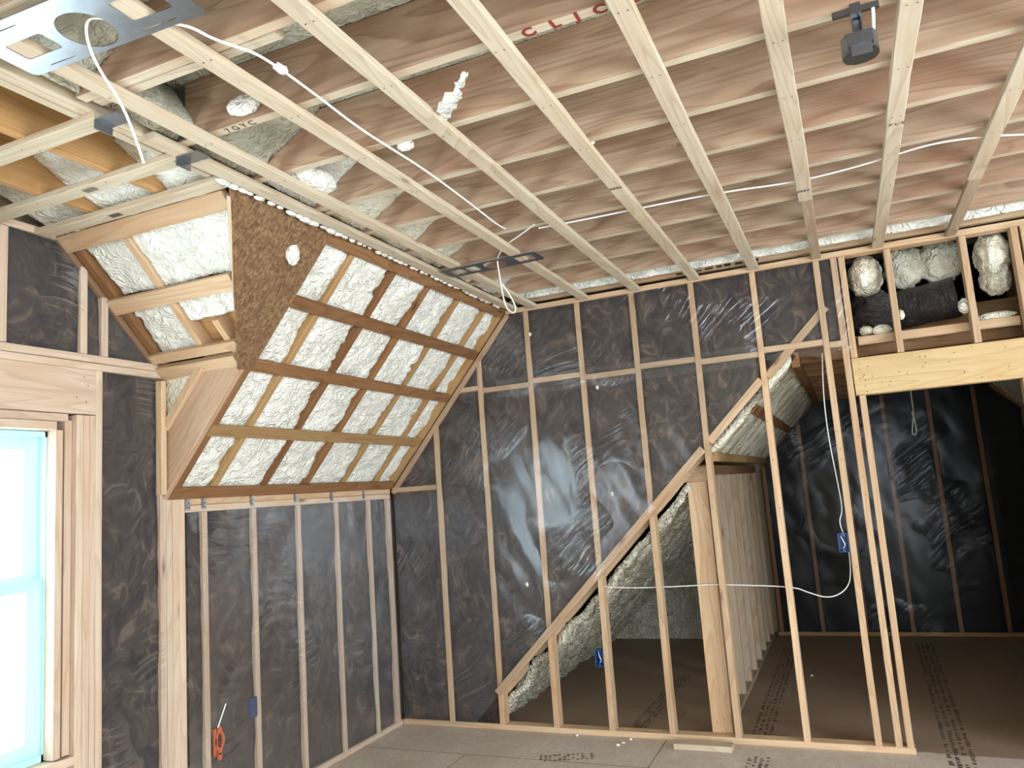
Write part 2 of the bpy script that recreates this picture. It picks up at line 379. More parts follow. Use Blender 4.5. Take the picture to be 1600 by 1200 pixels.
def tube(name, pts, r, mat, label=None, cat=None, group=None, parent=None, flat_=1.0, res=10):
    cu = bpy.data.curves.new(name, 'CURVE'); cu.dimensions = '3D'; sp_ = cu.splines.new('NURBS'); sp_.points.add(len(pts)-1)
    for i, p in enumerate(pts): sp_.points[i].co = (*p, 1)
    sp_.order_u = 3; sp_.use_endpoint_u = True; sp_.resolution_u = res; cu.bevel_depth = r; cu.bevel_resolution = 3; cu.use_fill_caps = True
    t = bpy.data.objects.new('tmp', cu); COL.objects.link(t)
    dg = bpy.context.evaluated_depsgraph_get(); me = bpy.data.meshes.new_from_object(t.evaluated_get(dg)); bpy.data.objects.remove(t)
    me.name = name; me.polygons.foreach_set('use_smooth', [True]*len(me.polygons)); me.materials.clear()
    c = Vector(pts[0]); me.transform(Matrix.Translation(-c))
    return link(name, me, mat, label, cat, group, parent, mw=Matrix.Translation(c))
def blob(name, label, cat, c, s, mat, amp=.3, group=None, parent=None, sd=1, sub=4, f=2.2, kind=None):
    bm = bmesh.new(); bmesh.ops.create_icosphere(bm, subdivisions=sub, radius=1)
    for v in bm.verts:
        d = v.co.copy(); k = 1+amp*(noise.noise(d*f+Vector((sd*5, sd, 0)))+.5*ridged(d+Vector((sd, 0, sd)), f*1.4, 2)-.3)
        v.co = Vector((d.x*k*s[0], d.y*k*s[1], d.z*k*s[2]))
    me = bpy.data.meshes.new(name); bm.to_mesh(me); bm.free(); me.polygons.foreach_set('use_smooth', [True]*len(me.polygons))
    return link(name, me, mat, label, cat, group, parent, kind, Matrix.Translation(c))
ORD = ['first', 'second', 'third', 'fourth', 'fifth', 'sixth', 'seventh', 'eighth', 'ninth', 'tenth', 'eleventh', 'twelfth']

# ------------------------------------------------------------------ the shell (setting)
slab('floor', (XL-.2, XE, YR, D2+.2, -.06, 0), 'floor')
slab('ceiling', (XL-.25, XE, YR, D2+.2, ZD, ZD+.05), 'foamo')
def wall_holes(name, axis, pos, t, a0, a1, z0, z1, holes, mat):
    L = []; cur = a0
    for (h0, h1, q0, q1) in sorted(holes):
        L.append((cur, h0, z0, z1)); L.append((h0, h1, z0, q0)); L.append((h0, h1, q1, z1)); cur = h1
    L.append((cur, a1, z0, z1))
    bx = [((pos, pos+t, a, b, c, d) if axis == 'x' else (a, b, pos, pos+t, c, d)) for a, b, c, d in L]
    return boxes(name, bx, mat, kind='structure')
wall_holes('wall_left', 'x', XL-.19, .05, YR, D2+.2, -.05, ZD+.05, [(WY0, WY1, WZ0, WZ1)]+LW, 'wall')
wall_holes('wall_behind_camera', 'y', YR-.06, .06, XL-.2, XE, -.05, ZD+.05, RW, 'wall').name = 'wall_rear'
wall_holes('wall_right', 'x', XE, .06, YR, D2+.2, -.05, ZD+.05, EW, 'wall')
slab('wall_back', (XL-.2, XE, D2+.16, D2+.22, -.05, ZD+.05), 'wall')

# dormer window: two double-hung units side by side, only the right edge of one is in the photo
def window(nm, y0, y1):
    fr = boxes(nm, [(XL-.17, XL-.08, y0, y0+.025, WZ0, WZ1), (XL-.17, XL-.08, y1-.025, y1, WZ0, WZ1), (XL-.17, XL-.08, y0, y1, WZ0, WZ0+.03), (XL-.17, XL-.08, y0, y1, WZ1-.025, WZ1)], 'sash', kind='structure')
    zm = 1.43
    for s, (a, b, xx) in {'upper_sash': (zm-.02, WZ1-.025, XL-.155), 'lower_sash': (WZ0+.03, zm+.02, XL-.12)}.items():
        w = .07
        sh = boxes(s, [(xx, xx+.03, y0+.025, y0+.025+w, a, b), (xx, xx+.03, y1-.025-w, y1-.025, a, b), (xx, xx+.03, y0+.025+w, y1-.025-w, a, a+w*.8), (xx, xx+.03, y0+.025+w, y1-.025-w, b-w*.8, b)], 'sash', parent=fr)
        boxes('glass_pane', [(xx+.012, xx+.017, y0+.03+w, y1-.03-w, a+w*.8, b-w*.8)], 'glass', parent=sh)
    return fr
window('window_1', 1.46, WY1)
window('window_2', WY0, 1.43)

# ------------------------------------------------------------------ left wall framing (faces the room at x = XL)
def lab(o): return o
Wd = .14
ab('bottom_plate', 'long wooden bottom plate on the floor under the left knee wall', XL-Wd, XL, .0, 5.22, 0, .038, 'studp', 'wall plate')
names_k = [(3.29, 'knee wall stud nearest the post pack, with the orange box on it'), (3.68, 'second knee wall stud from the post pack, with a blue box'), (4.095, 'third knee wall stud from the post pack'),
           (4.50, 'fourth knee wall stud from the post pack'), (4.90, 'fifth knee wall stud from the post pack, thin one before the corner'), (5.165, 'wide knee wall stud standing in the corner')]
for y, l in names_k:
    w = .038 if y < 5.1 else .055
    ab('wall_stud', l, XL-Wd, XL, y-w/2, y+w/2, .038, 1.698, 'studp', 'wall stud', 'studs of the low left knee wall')
tp = ab('top_plate', 'doubled top plate with metal ties capping the left knee wall', XL-Wd, XL, 3.15, 5.19, 1.70, 1.737, 'studp', 'wall plate')
ab('upper_plate', None, XL-Wd, XL, 3.15, 5.19, 1.739, 1.774, 'stud', None, parent=tp)
for k, y in enumerate([3.165, 3.28, 3.66, 4.06, 4.44, 4.83]):
    t = empty('hurricane_tie', (XL+.001, y, 1.74), '%s small galvanised metal tie on the knee wall plate, counted from the post pack' % ORD[k], 'metal tie', 'metal ties on the knee wall plate')
    o = boxes('tie_plate', [(XL+.0015, XL+.004, y-.017, y+.017, 1.712, 1.772), (XL+.0015, XL+.02, y-.017, y-.014, 1.725, 1.772)], 'galv', parent=t)
    boxes('nail_head', [(XL+.004, XL+.006, y-.01+dy, y-.005+dy, zz, zz+.005) for dy in (0, .014) for zz in (1.722, 1.745)], 'nail', parent=o)
ab('post_stud', 'tall left edge stud of the post pack below the dormer plate', XL-Wd, XL, 2.985, 3.022, .038, 2.41, 'studp', 'wall stud', 'studs of the post pack at the dormer corner')
for k, (a, b) in enumerate([(3.024, 3.062), (3.064, 3.104), (3.106, 3.148)]):
    ab('post_stud', '%s short stud of the post pack under the big sloped rafter' % ORD[k], XL-Wd, XL, a, b, .038, 1.772, 'studp', 'wall stud', 'studs of the post pack at the dormer corner')
# window side framing
J = [(2.415, 2.452, .66, 2.12, 'rough buck board right beside the window glass'), (2.467, 2.503, .66, 2.17, 'recessed board second from the window glass'),
     (2.505, 2.540, .038, 2.195, 'first full jack stud right of the window'), (2.5415, 2.576, .038, 2.195, 'second full jack stud right of the window'),
     (2.5775, 2.606, .038, 2.195, 'third jack stud right of the window, butted to the tall one'), (2.6075, 2.643, .038, 2.42, 'tall king stud right of the window beside the dark insulation panel')]
for a, b, c, d, l in J:
    inset = .02 if b < 2.46 else (.03 if b < 2.51 else 0)
    ab('window_stud', l, XL-Wd, XL-inset, a, b, c, d, 'studp', 'wall stud', 'studs beside the dormer window')
ab('window_sill_plate', 'flat rough sill board below the dormer window', XL-Wd, XL, .4, 2.505, .615, .653, 'studp', 'sill board')
ab('window_header', 'wide wooden header board over the dormer window', XL-.04, XL, .3, 2.606, 2.20, 2.42, 'studp', 'header', nails=[(2.25, -.05, '-y'), (2.26, .03, '-y'), (2.24, .07, '-y'), (2.2, -.03, '-y')])
ab('header_nailer', 'upper flat nailer right under the window header board', XL-Wd, XL-.004, .4, 2.464, 2.162, 2.198, 'studp', 'framing board')
ab('header_nailer', 'lower flat nailer just above the window opening', XL-Wd, XL-.012, .4, 2.413, 2.12, 2.160, 'studp', 'framing board')
ab('dormer_plate', 'lower of two long plates above the window header', XL-Wd, XL, .2, 3.06, 2.422, 2.457, 'studp', 'wall plate')
ab('dormer_plate', 'upper of two long plates above the window header', XL-Wd, XL, .2, 3.0, 2.459, 2.496, 'studp', 'wall plate')
# gable framing above the plate
for y, zt, l in [(2.145, 3.03, 'gable stud at the left edge of the photo, above the window header'), (2.54, 2.93, 'short gable stud between the two dark gable panels'), (2.655, 2.80, 'gable stud next to the sloping rake plate')]:
    ab('gable_stud', l, XL-Wd, XL, y-.019, y+.019, 2.498, zt, 'studp', 'wall stud', 'studs of the dormer gable')
ab('gable_top_plate', 'level top plate over the dormer gable', XL-Wd, XL, .3, 2.43, 3.034, 3.07, 'studp', 'wall plate')
board('rake_plate', 'sloping brown rake plate along the dormer gable edge', 'wall plate', (XL-.05, 2.40, 3.06), (XL-.05, 2.975, 2.485), .10, .038, (0, 1, 1), 'dark')

# batts (dark insulation) as individual pieces between the studs
def zslope(x): return 1.775+(x-XL)*1.16      # underside of the main slope at the far wall
def zdiag(x): return .29+(x+2.488)*.99
def batt(label, axis, pos, a, b, lo, hi, group, mat='batt', depth=.02, n=None, sd=0):
    sg = 1 if axis == 'x' else -1
    O = (pos-depth, a, 0) if axis == 'x' else (a, pos+depth, 0)
    U = (0, b-a, 0) if axis == 'x' else (b-a, 0, 0)
    Nn = (1, 0, 0) if axis == 'x' else (0, -1, 0)
    def h(u, w, p): return .012*noise.noise(p*3.0+Vector((sd, 0, 0)))+.007*noise.noise(p*9)
    zspan = hi(.5)-lo(.5)
    return field('insulation_batt', label, 'insulation', O, U, (0, 0, 1), Nn, max(4, int((b-a)/.04)), max(6, int(zspan/.05)), lo, hi, h, mat, .06, group)
g1 = 'dark insulation batts in the left walls'
ky = [3.149]+[y for y, _ in names_k]
bl = ['narrow dark insulation strip beside the post pack in the knee wall'] + ['dark knee wall batt between %s and %s stud from the post pack' % (ORD[i], ORD[i+1]) for i in range(5)]
for i in range(6):
    a = ky[i]+(.019 if i else 0); b = ky[i+1]-(.019 if i < 5 else .028)
    batt(bl[i], 'x', XL, a, b, lambda u: .038, lambda u: 1.70, g1, sd=i)
batt('tall dark insulation panel between the window studs and the post pack', 'x', XL, 2.644, 2.984, lambda u: .038, lambda u: 2.42, g1, sd=8)
batt('large dark insulation panel in the dormer gable', 'x', XL, 2.165, 2.52, lambda u: 2.497, lambda u: min(3.035, 3.06-(u*.355+2.165-2.40)), g1, sd=9)
batt('dark insulation panel of the gable at the very left photo edge', 'x', XL, 1.2, 2.125, lambda u: 2.497, lambda u: 3.035, g1, sd=10)
batt('narrow dark insulation piece between the two right gable studs', 'x', XL, 2.56, 2.635, lambda u: 2.497, lambda u: 3.06-(u*.075+2.56-2.40)-.02, g1, sd=11)
batt('small triangular dark insulation piece in the gable corner', 'x', XL, 2.675, 2.95, lambda u: 2.497, lambda u: 3.05-(u*.275+2.675-2.40), g1, sd=12)

# ------------------------------------------------------------------ main roof slope over the knee wall
nS = Vector((1.16, 0, -1)).normalized()                      # faces the room (down and to the right)
sdir = Vector((1, 0, 1.16)).normalized()
SL = math.hypot(1.09, 1.09*1.16)
def S(y, s, d=0): return Vector((XL, y, 1.775))+sdir*s-nS*d   # d = depth behind the finished plane
ry = [3.34, 3.75, 4.155, 4.56, 4.97]
for k, y in enumerate(ry):
    board('roof_rafter', '%s brown roof rafter in the big foam slope, counted from the strand board triangle' % ORD[k], 'rafter', S(y, .02, .018+.1175), S(y, SL+.1, .018+.1175), .038, .235, nS, ['tan', 'brown', 'brown', 'tan', 'tan'][k], 'rafters of the foam slope')
ra = board('wide_rafter', 'wide doubled rafter board forming the dormer cheek above the post pack', 'rafter', S(3.02, -.1, .124), S(3.02, SL+.02, .124), .038, .245, nS, 'cheek', cut0=1.16*.0, wob=.001)
board('rafter_ply', None, None, S(3.062, -.02, .124), S(3.062, SL+.02, .124), .040, .245, nS, 'brown', parent=ra, wob=.001)
board('end_rafter', 'rafter at the far wall end of the big foam slope', 'rafter', S(5.205, .0, .135), S(5.205, SL, .135), .040, .262, nS, 'tan')
straps = [(.03, 'brown', 'lowest'), (.445, 'tan', 'second lowest'), (.885, 'brown', 'middle'), (1.31, 'brown', 'second highest'), (1.715, 'brown', 'highest')]
sl = [z for z in (1.80, 2.112, 2.43, 2.73, 3.02)]
for (s_, mt, nm), z in zip(straps, sl):
    s = (z-1.775)/sdir.z
    board('roof_strap', '%s brown wooden strap running across the foam slope' % nm, 'strapping', S(3.045, s, .0095), S(5.215, s, .0095), .072, .019, nS, mt, 'straps across the foam slope', wob=.002)
# foam bays
yb = [3.083]+ry+[5.19]
for i in range(6):
    a = yb[i]+(.019 if i else 0); b = yb[i+1]-(.019 if i < 5 else 0)
    hf = foamh(.016, 11, i)
    def h(u, w, p, a=a, b=b, hf=hf):
        d = min(u, 1-u)*(b-a)
        return hf(u, w, p)+.012*noise.noise(p*5)-.016*math.exp(-d/.02)-.05*max(0, noise.noise(Vector((w*9, a*5, 1)))+.5*noise.noise(Vector((w*31, a*5, 4))))*math.exp(-(1-u)*(b-a)/.03)
    field('spray_foam', 'white spray foam bay of the big slope, %s from the strand board triangle' % ORD[i], 'spray foam', S(a, 0, .040), (0, b-a, 0), sdir, nS, int((b-a)/.011), int(SL/.011),
          lambda u: 0.0, lambda u: SL, h, 'foam', .05, 'spray foam bays of the big slope')
# band boards at the top of the slope, under the ceiling edge
ab('slope_head_board', 'brown board along the top of the foam slope at the ceiling edge', -2.262, -2.222, 3.07, 5.2, 3.05, 3.19, 'brown', 'framing board', wob=.003)
# strand board triangle between valley and wide rafter
A, B, C_ = Vector((-2.215, 2.375, 3.045)), Vector((-2.80, 3.005, 2.405)), Vector((-2.232, 3.075, 3.045))
A = S(2.375, (3.045-1.775)/sdir.z, -.002); B = S(2.995, (2.40-1.775)/sdir.z, -.002); C_ = S(3.082, (3.045-1.775)/sdir.z, -.002); B2 = S(3.082, (2.42-1.775)/sdir.z, -.002)
vs = [A, C_, B2, B]; vs = [tuple(v) for v in vs]+[tuple(v-nS*.012) for v in vs]
fs = [(0, 1, 2, 3), (7, 6, 5, 4)]+[(i, i+4, (i+1) % 4+4, (i+1) % 4) for i in range(4)]
link('strand_board', mesh('strand_board', vs, fs), 'osb', 'brown strand board triangle between the dormer and the foam slope', 'strand board')
blob('foam_patch', 'small white foam patch stuck on the brown strand board triangle', 'spray foam', S(2.90, 1.50, -.006), (.030, .040, .060), 'foam', .14, sd=3, f=2.2)

# ------------------------------------------------------------------ dormer slope and cheek
# plane: y + z = const; room side faces -y,-z
nD = Vector((0, -1, -1)).normalized(); dD = Vector((0, -1, 1)).normalized()
CD = 5.45
def P(x, z, d=0): return Vector((x, CD-z, z))-nD*d
def xval(z): return XL+(z-1.775)/1.16-.012     # valley
def dbeam(nm, lab_, z, w, t, mt, d=0, x1=None, xx0=XL+.0):
    return board(nm, lab_, 'framing board', P(xx0, z, d), P((x1 or xval(z))-.03, z, d), w, t, nD, mt, wob=.0015)
dbeam('dormer_beam', 'lower brown beam with grain swirls at the foot of the dormer slope', 2.45, .085, .04, 'stud', .0)
dbeam('dormer_beam', 'thin upper board lying on the foot beam of the dormer slope', 2.515, .055, .03, 'stud', .006)
dbeam('dormer_beam', 'middle wooden strap crossing the white foam of the dormer slope', 2.755, .085, .025, 'stud', .0)
dbeam('dormer_beam', 'top wooden board of the dormer slope under the ceiling strips', 3.02, .09, .035, 'stud', .0)
for k, (x, z0, z1) in enumerate([(-2.985, 2.5, 3.02), (-2.80, 2.48, 2.62)]):
    board('dormer_rafter', ['long narrow rafter showing through the dormer foam', 'short rafter beside the bare plywood in the dormer slope'][k], 'rafter', P(x, z0, .08), P(x, z1, .08), .038, .13, nD, 'stud')
rk = board('rake_rafter', 'dark rafter along the gable edge of the dormer slope', 'rafter', P(XL+.03, 2.47, .07), P(XL+.03, 3.05, .07), .05, .12, nD, 'brown')
vl = board('valley_board', 'light vertical-looking valley board edge beside the strand board', 'rafter', (xval(2.42)-.012, CD-2.42-.0, 2.42), (xval(3.03)-.012, CD-3.03, 3.03), .02, .05, nD, 'pale')
def dfoam(lb, x0f, x1f, z0, z1, sd, amp=.02, rec=.05, mat='foam'):
    hf = foamh(amp, 8, sd)
    # u along slope direction, w along x
    L = (z1-z0)*math.sqrt(2)
    def lo(u): return x0f(z0+(z1-z0)*u)
    def hi(u): return x1f(z0+(z1-z0)*u)
    O = P(0, z0, rec)
    return field('spray_foam', lb, 'spray foam', O, dD*L, (1, 0, 0), nD, int(L/.012), int((hi(.5)-lo(.5))/.012)+2, lo, hi, hf, mat, .05, 'spray foam in the dormer slope')
dfoam('narrow white foam strip in the upper dormer slope by the gable', lambda z: XL+.07+.02*noise.noise(Vector((z*25, 0, 0))), lambda z: -3.006, 2.78, 3.0, 1)
dfoam('large bright white foam panel in the upper dormer slope', lambda z: -2.964, lambda z: xval(z)-.02, 2.78, 3.0, 2, .024)
dfoam('narrow white foam strip in the lower dormer slope by the gable', lambda z: XL+.07+.02*noise.noise(Vector((z*25, 3, 0))), lambda z: -3.006+.03*noise.noise(Vector((z*14, 0, 0))), 2.50, 2.74, 3)
dfoam('white foam band above the bare plywood in the dormer slope', lambda z: -2.964, lambda z: xval(z)-.02, 2.63, 2.74, 4, .022)
vs = [P(-2.96, 2.49, .085), P(-2.76, 2.49, .085), P(-2.63, 2.66, .085), P(-2.96, 2.66, .085)]
vs = [tuple(v) for v in vs]+[tuple(v-nD*.012) for v in vs]
link('plywood_panel', mesh('plywood_panel', vs, [(0, 1, 2, 3), (7, 6, 5, 4)]+[(i, i+4, (i+1) % 4+4, (i+1) % 4) for i in range(4)]), 'ply', 'bare yellow plywood piece at the lower right of the dormer slope', 'plywood')
# cheek infill above the wide rafter
field('spray_foam', 'small triangular foam wedge in the cheek behind the wide rafter', 'spray foam', (XL+.02, 3.012, 2.13), (.22, 0, .24), (0, 0, 1), (0, -1, 0), 20, 20, lambda u: .0, lambda u: .29-.24*u, foamh(.008, 9, 5), 'foamy', .03, 'spray foam in the dormer slope')
board('cheek_brace', 'narrow sloping board between the cheek foam wedge and the wide rafter', 'framing board', (XL+.03, 2.995, 2.15), (XL+.31, 2.995, 2.15+.28*1.16), .03, .045, (-1.16, 0, 1), 'stud')
ab('cheek_post', 'upright board at the dormer corner left of the wide rafter', XL+.002, XL+.045, 2.955, 2.99, 1.80, 2.40, 'stud', 'framing board')

# ------------------------------------------------------------------ far wall framing (face at y = D)
fw = .089
ab('bottom_plate', 'bottom plate of the far stud wall lying on the subfloor', XL, .15, D, D+fw, 0, .038, 'stud', 'wall plate', wob=.002)
ab('scrap_board', 'short whitish offcut of board lying on the floor in front of the far wall', -1.235, -.875, 5.05, 5.14, 0, .036, 'pale', 'offcut', wob=.002)
fx = [-2.918, -2.508, -2.092, -1.685, -1.277, -.858, -.446, -.045, .062]
fl = ['far wall stud nearest the corner with the knee wall', 'far wall stud at the low foot of the diagonal board', 'far wall stud just right of the foot of the diagonal board', 'far wall stud carrying the low blue box',
      'far wall stud in the middle of the open triangle', 'far wall stud in front of the wide attic post', 'far wall stud between the wide post and the blue box stud', 'far wall stud carrying the high blue box', 'king stud beside the right opening']
for k, x in enumerate(fx):
    zt = min(3.018, zslope(x)-.02)
    ns = [(.06, .008, '-z'), (.09, -.008, '-z')]
    ab('wall_stud', fl[k], x-.019, x+.019, D, D+fw, .038, zt, 'stud', 'wall stud', 'studs of the far wall', wob=.003, nails=[(1.0+random.random(), random.uniform(-.01, .01), '-z') for _ in range(4)])
ab('jack_stud', 'jack stud carrying the left end of the big header', .104, .142, D, D+fw, .038, 2.122, 'stud', 'wall stud')
ab('wall_stud', 'short stud above the left end of the big header', .088, .126, D, D+fw, 2.36, 3.018, 'stud', 'wall stud', 'studs above the big header')
hd = ab('door_header', 'big pale yellow header beam over the right opening', .088, 1.033, D-.004, D+.034, 2.125, 2.357, 'header', 'header', wob=.001,
        nails=[(random.uniform(.03, 1.0), random.uniform(-.1, .1), '-y') for _ in range(22)]+[(.02+random.random()*.05, -.1+.035*i, '-y') for i in range(6)])
ab('rear_ply', None, .088, 1.033, D+.045, D+.085, 2.125, 2.357, 'header', None, parent=hd)
for k, x in enumerate([.372, .785]):
    ab('cripple_stud', ['cripple stud above the header, left one with a knot', 'cripple stud above the header, right one'][k], x-.019, x+.019, D, D+fw, 2.36, 3.018, 'stud', 'wall stud', 'studs above the big header', wob=.002)
ab('wall_stud', 'king stud at the right end of the foam filled cavity and header', 1.035, 1.073, D, D+fw, .038, 3.018, 'stud', 'wall stud', 'studs above the big header')
ab('wall_stud', 'last wall stud at the right photo edge', 1.085, 1.123, D, D+fw, .038, 3.018, 'stud', 'wall stud', 'studs above the big header')
ab('jack_stud', 'jack stud under the right end of the header at the photo edge', .975, 1.013, D, D+fw, 0, 2.122, 'stud', 'wall stud')
ab('top_plate', 'long top plate of the far wall right under the ceiling', -2.25, 2.0, D-.006, D+fw, 3.02, 3.057, 'stud', 'wall plate', wob=.003)
ab('ceiling_edge_board', 'second board above the far wall top plate at the ceiling edge', -2.2, 2.6, D-.03, D+.02, 3.075, 3.112, 'stud', 'framing board', wob=.003)
# slope plate at far wall
board('slope_plate', 'sloping plate of the far wall following the foam slope edge', 'wall plate', (XL, D+.04, 1.745), (-2.24, D+.04, zslope(-2.24)-.03), .08, .038, (-1.16, 0, 1), 'stud')
ab('blocking', 'short level block in the corner beside the knee wall top', XL, -2.94, D, D+.05, 1.745, 1.783, 'stud', 'blocking', 'level blocks between far wall studs')
bk = 0
xs = [-2.60]+fx[1:]
for i in range(len(xs)-1):
    a = xs[i]+.02 if i else -2.62; b = xs[i+1]-.02
    if i == 0: a, b = -2.70, -2.527
    if i == 7: a, b = -.025, .043
    zc = 2.475+.012*((-1)**i)
    if b-a < .05: continue
    ab('blocking', ['tiny', 'first', 'second', 'third', 'fourth', 'fifth', 'sixth', 'last tiny'][i]+' level block behind the plastic, counted along the far wall from the foam slope', a, b, D+.002, D+.05, zc-.019, zc+.019, 'stud', 'blocking', 'level blocks between far wall studs')
# diagonal boards
def diag(lb, x0, x1, y, c=0):
    board('diagonal_board', lb, 'framing board', (x0, y, zdiag(x0)+c), (x1, y, zdiag(x1)+c), .03, .05, (-1, 0, 1), 'stud', 'diagonal boards of the far wall', wob=.004)
diag('lower diagonal board rising from the floor to the wide post', -2.52, -.885, D-.012)
diag('middle diagonal board rising between the post and the next stud', -.84, -.465, D+.02, .0)
diag('upper diagonal board seen through the plastic above the attic opening', -.425, -.02, D+.03, -.02)
board('attic_rafter', 'first attic rafter right behind the diagonal board of the far wall', 'rafter', (-2.62, D+.115, .145), (-.90, D+.115, 1.865), .045, .07, (-1, 0, 1), 'stud')
# batts of the far wall
g2 = 'dark insulation batts in the far wall'
edges = [XL+.0]+fx
for i in range(8):
    a = edges[i]+(.019 if i else 0); b = edges[i+1]-.019
    f = lambda u, a=a, b=b: a+(b-a)*u
    lo1 = lambda u, f=f: max(.038, zdiag(f(u))+.015)
    up_hi = lambda u, f=f: min(3.02, zslope(f(u))-.035)
    if b < -2.95: batt('dark insulation batt in the corner bay of the far wall', 'y', D, a, b, lambda u: .038, up_hi, g2, sd=20); continue
    if i == 1:
        batt('dark insulation batt in the second bay from the far wall corner', 'y', D, a, b, lambda u: .038, up_hi, g2, sd=21); continue
    batt('lower dark insulation batt of far wall bay %s from the knee wall corner' % ORD[i], 'y', D, a, b, lo1, lambda u, f=f, lo1=lo1: max(lo1(u)+.005, 2.456), g2, sd=20+i)
    batt('upper dark insulation batt of far wall bay %s from the knee wall corner' % ORD[i], 'y', D, a, b, lambda u: 2.494, up_hi, g2, sd=30+i)
batt('narrow dark insulation sliver beside the king stud', 'y', D, -.026, .043, lambda u: 2.494, lambda u: 3.02, g2, sd=41)
batt('dark insulation batt above the header at the right photo edge', 'y', D, 1.123, 1.5, lambda u: .038, lambda u: 3.02, g2, sd=42)

# clear plastic sheets
def sheet(lb, axis, pos, a, b, lo, hi, amp, mat='poly', sd=0, step=.03, bays=()):
    O = (pos, a, 0) if axis == 'x' else (a, pos, 0)
    U = (0, b-a, 0) if axis == 'x' else (b-a, 0, 0)
    Nn = (1, 0, 0) if axis == 'x' else (0, -1, 0)
    def h(u, w, p):
        t = a+(b-a)*u
        d = min([abs(t-s) for s in bays] or [.2])
        k = min(1, d/.1)
        fold = noise.noise(Vector((t*3, w*1.1, sd)))*.6+.4*noise.noise(Vector((t*7+w*4, w*2, sd+5)))
        rad = math.exp(-d/.05)*noise.noise(Vector((t*10, w*30, sd)))*.25
        return amp*(k*fold+rad)
    return field('plastic_sheet', lb, 'plastic sheet', O, U, (0, 0, 1), Nn, int((b-a)/step), 90, lo, hi, h, mat, 0, 'clear plastic sheets')
def plo(x):
    if x < -.47: return max(.02, zdiag(x)-.03)
    return 2.40+.03*noise.noise(Vector((x*9, 0, 0)))
xr = 3.43
sheet('large clear wrinkled plastic sheet over the dark insulation of the far wall', 'y', D-.028, XL+.03, .10, lambda u: plo(XL+.03+u*xr), lambda u: min(3.015, zslope(XL+.03+u*xr)-.05), .011, sd=1, bays=fx, step=.02)
sheet('clear plastic sheet over the knee wall insulation', 'x', XL+.012, 3.15, 5.20, lambda u: .03, lambda u: 1.70, .004, 'polyl', sd=2, bays=[y for y, _ in names_k])
sheet('clear plastic sheet over the tall panel between window and post pack', 'x', XL+.012, 2.62, 3.0, lambda u: .03, lambda u: 2.45, .004, 'polyl', sd=3, bays=[2.63, 3.0])
sheet('clear plastic sheet over the dormer gable insulation', 'x', XL+.014, 1.2, 2.95, lambda u: 2.48, lambda u: min(3.03, 3.05-(1.2+u*1.75-2.40)), .004, 'polyl', sd=4, bays=[2.145, 2.54])
sheet('clear plastic sheet above the header at the right photo edge', 'y', D-.014, 1.08, 1.5, lambda u: 2.36, lambda u: 3.02, .006, sd=5, bays=[1.1])

sheet('narrow overlapping plastic band below the level blocks of the far wall', 'y', D-.036, -2.35, -.48, lambda u: 2.385+.012*noise.noise(Vector((u*9, 0, 3))), lambda u: 2.52+.012*noise.noise(Vector((u*9, 4, 3))), .006, 'poly', sd=11, bays=fx, step=.03)
for k, (x, z, l) in enumerate([(-1.57, 2.37, 'white foam fleck on the plastic below the level blocks'), (-2.22, 1.02, 'white foam fleck on the plastic left of the low diagonal board'), (-2.05, 2.83, 'tiny white fleck near the top left of the far wall plastic'), (-1.53, 1.62, 'white fleck in the middle of the far wall plastic')]):
    blob('foam_crumb', l, 'foam crumb', (x, D-.036, z), (.010, .006, .015), 'foam', .4, 'foam flecks on the far wall plastic', sd=k+40, sub=2)
# ------------------------------------------------------------------ ceiling: joists, strips, foam
jy = [1.21+.4*k for k in range(10)]
jl = ['%s ceiling joist, counted from the camera towards the far wall' % ORD[k] for k in range(10)]
jo = {}
for k, y in enumerate(jy):
    x0 = -2.16
    jo[k] = ab('ceiling_joist', jl[k], x0, XE, y, y+.038, 3.057, ZD-.002, 'joist', 'joist', 'ceiling joists', wob=.002)
    e = ab('lower_edge', 'pale thin lower edge', x0+.001, XE-.01, y-.0004, y+.0384, 3.0550, 3.0565, 'pale', None, parent=jo[k], wob=0, ch=.0003)  # separate paler strip along the underside of each joist
ab('joist_doubler', 'short pale doubling piece beside the second joist near the metal plate', -2.14, -1.38, 1.655, 1.693, 3.056, 3.2, 'pale', 'framing board', wob=.002)
sx = [(-2.012, 'beside the built-up beam'), (-1.615, 'under the right end of the large metal plate'), (-1.235, 'third from the built-up beam'), (-.828, 'fourth from the built-up beam'), (-.437, 'fifth from the built-up beam'),
      (-.046, 'sixth from the built-up beam, left of the hanging canister'), (.335, 'right of the hanging canister'), (.73, 'nearest the right photo edge')]
for k, (x, l) in enumerate(sx):
    y1 = 5.21
    nl = [((yy+.019)+1.0, s*.014, '-z') for yy in jy for s in (-1, 1)]
    dx = [0, .0, .0, .012, .012, .005, -.01, -.005][k]
    ye = 4.02 if k == 5 else (4.2 if k == 7 else y1)
    st = board('ceiling_strip', 'long pale ceiling strip '+l, 'strapping', (x-dx, -1.0, 3.040), (x+dx, ye, 3.040), .066, .026, (0, 0, 1), 'pale', 'long pale ceiling strips', wob=.0035, nails=nl)
    if ye < y1: board('ceiling_strip', 'short weathered end piece continuing the strip '+l, 'strapping', (x+dx+.004, ye+.003, 3.038), (x+dx, y1, 3.038), .058, .028, (0, 0, 1), 'studg', 'long pale ceiling strips', wob=.004)
ab('ceiling_nailer', 'long nailer along the ceiling edge above the strand board and foam slope', -2.20, -2.135, 1.9, 5.2, 3.03, 3.056, 'pale', 'strapping', wob=.004)
bm_ = None
for k, (a, b) in enumerate([(-2.218, -2.192), (-2.253, -2.22), (-2.29, -2.255)]):
    ab('beam_ply', ['right', 'middle', 'left'][k]+' ply of the built-up beam over the dormer opening', a, b, -.5, 2.32, 3.057, ZD-.003, 'pale', 'beam', 'plies of the built-up beam')
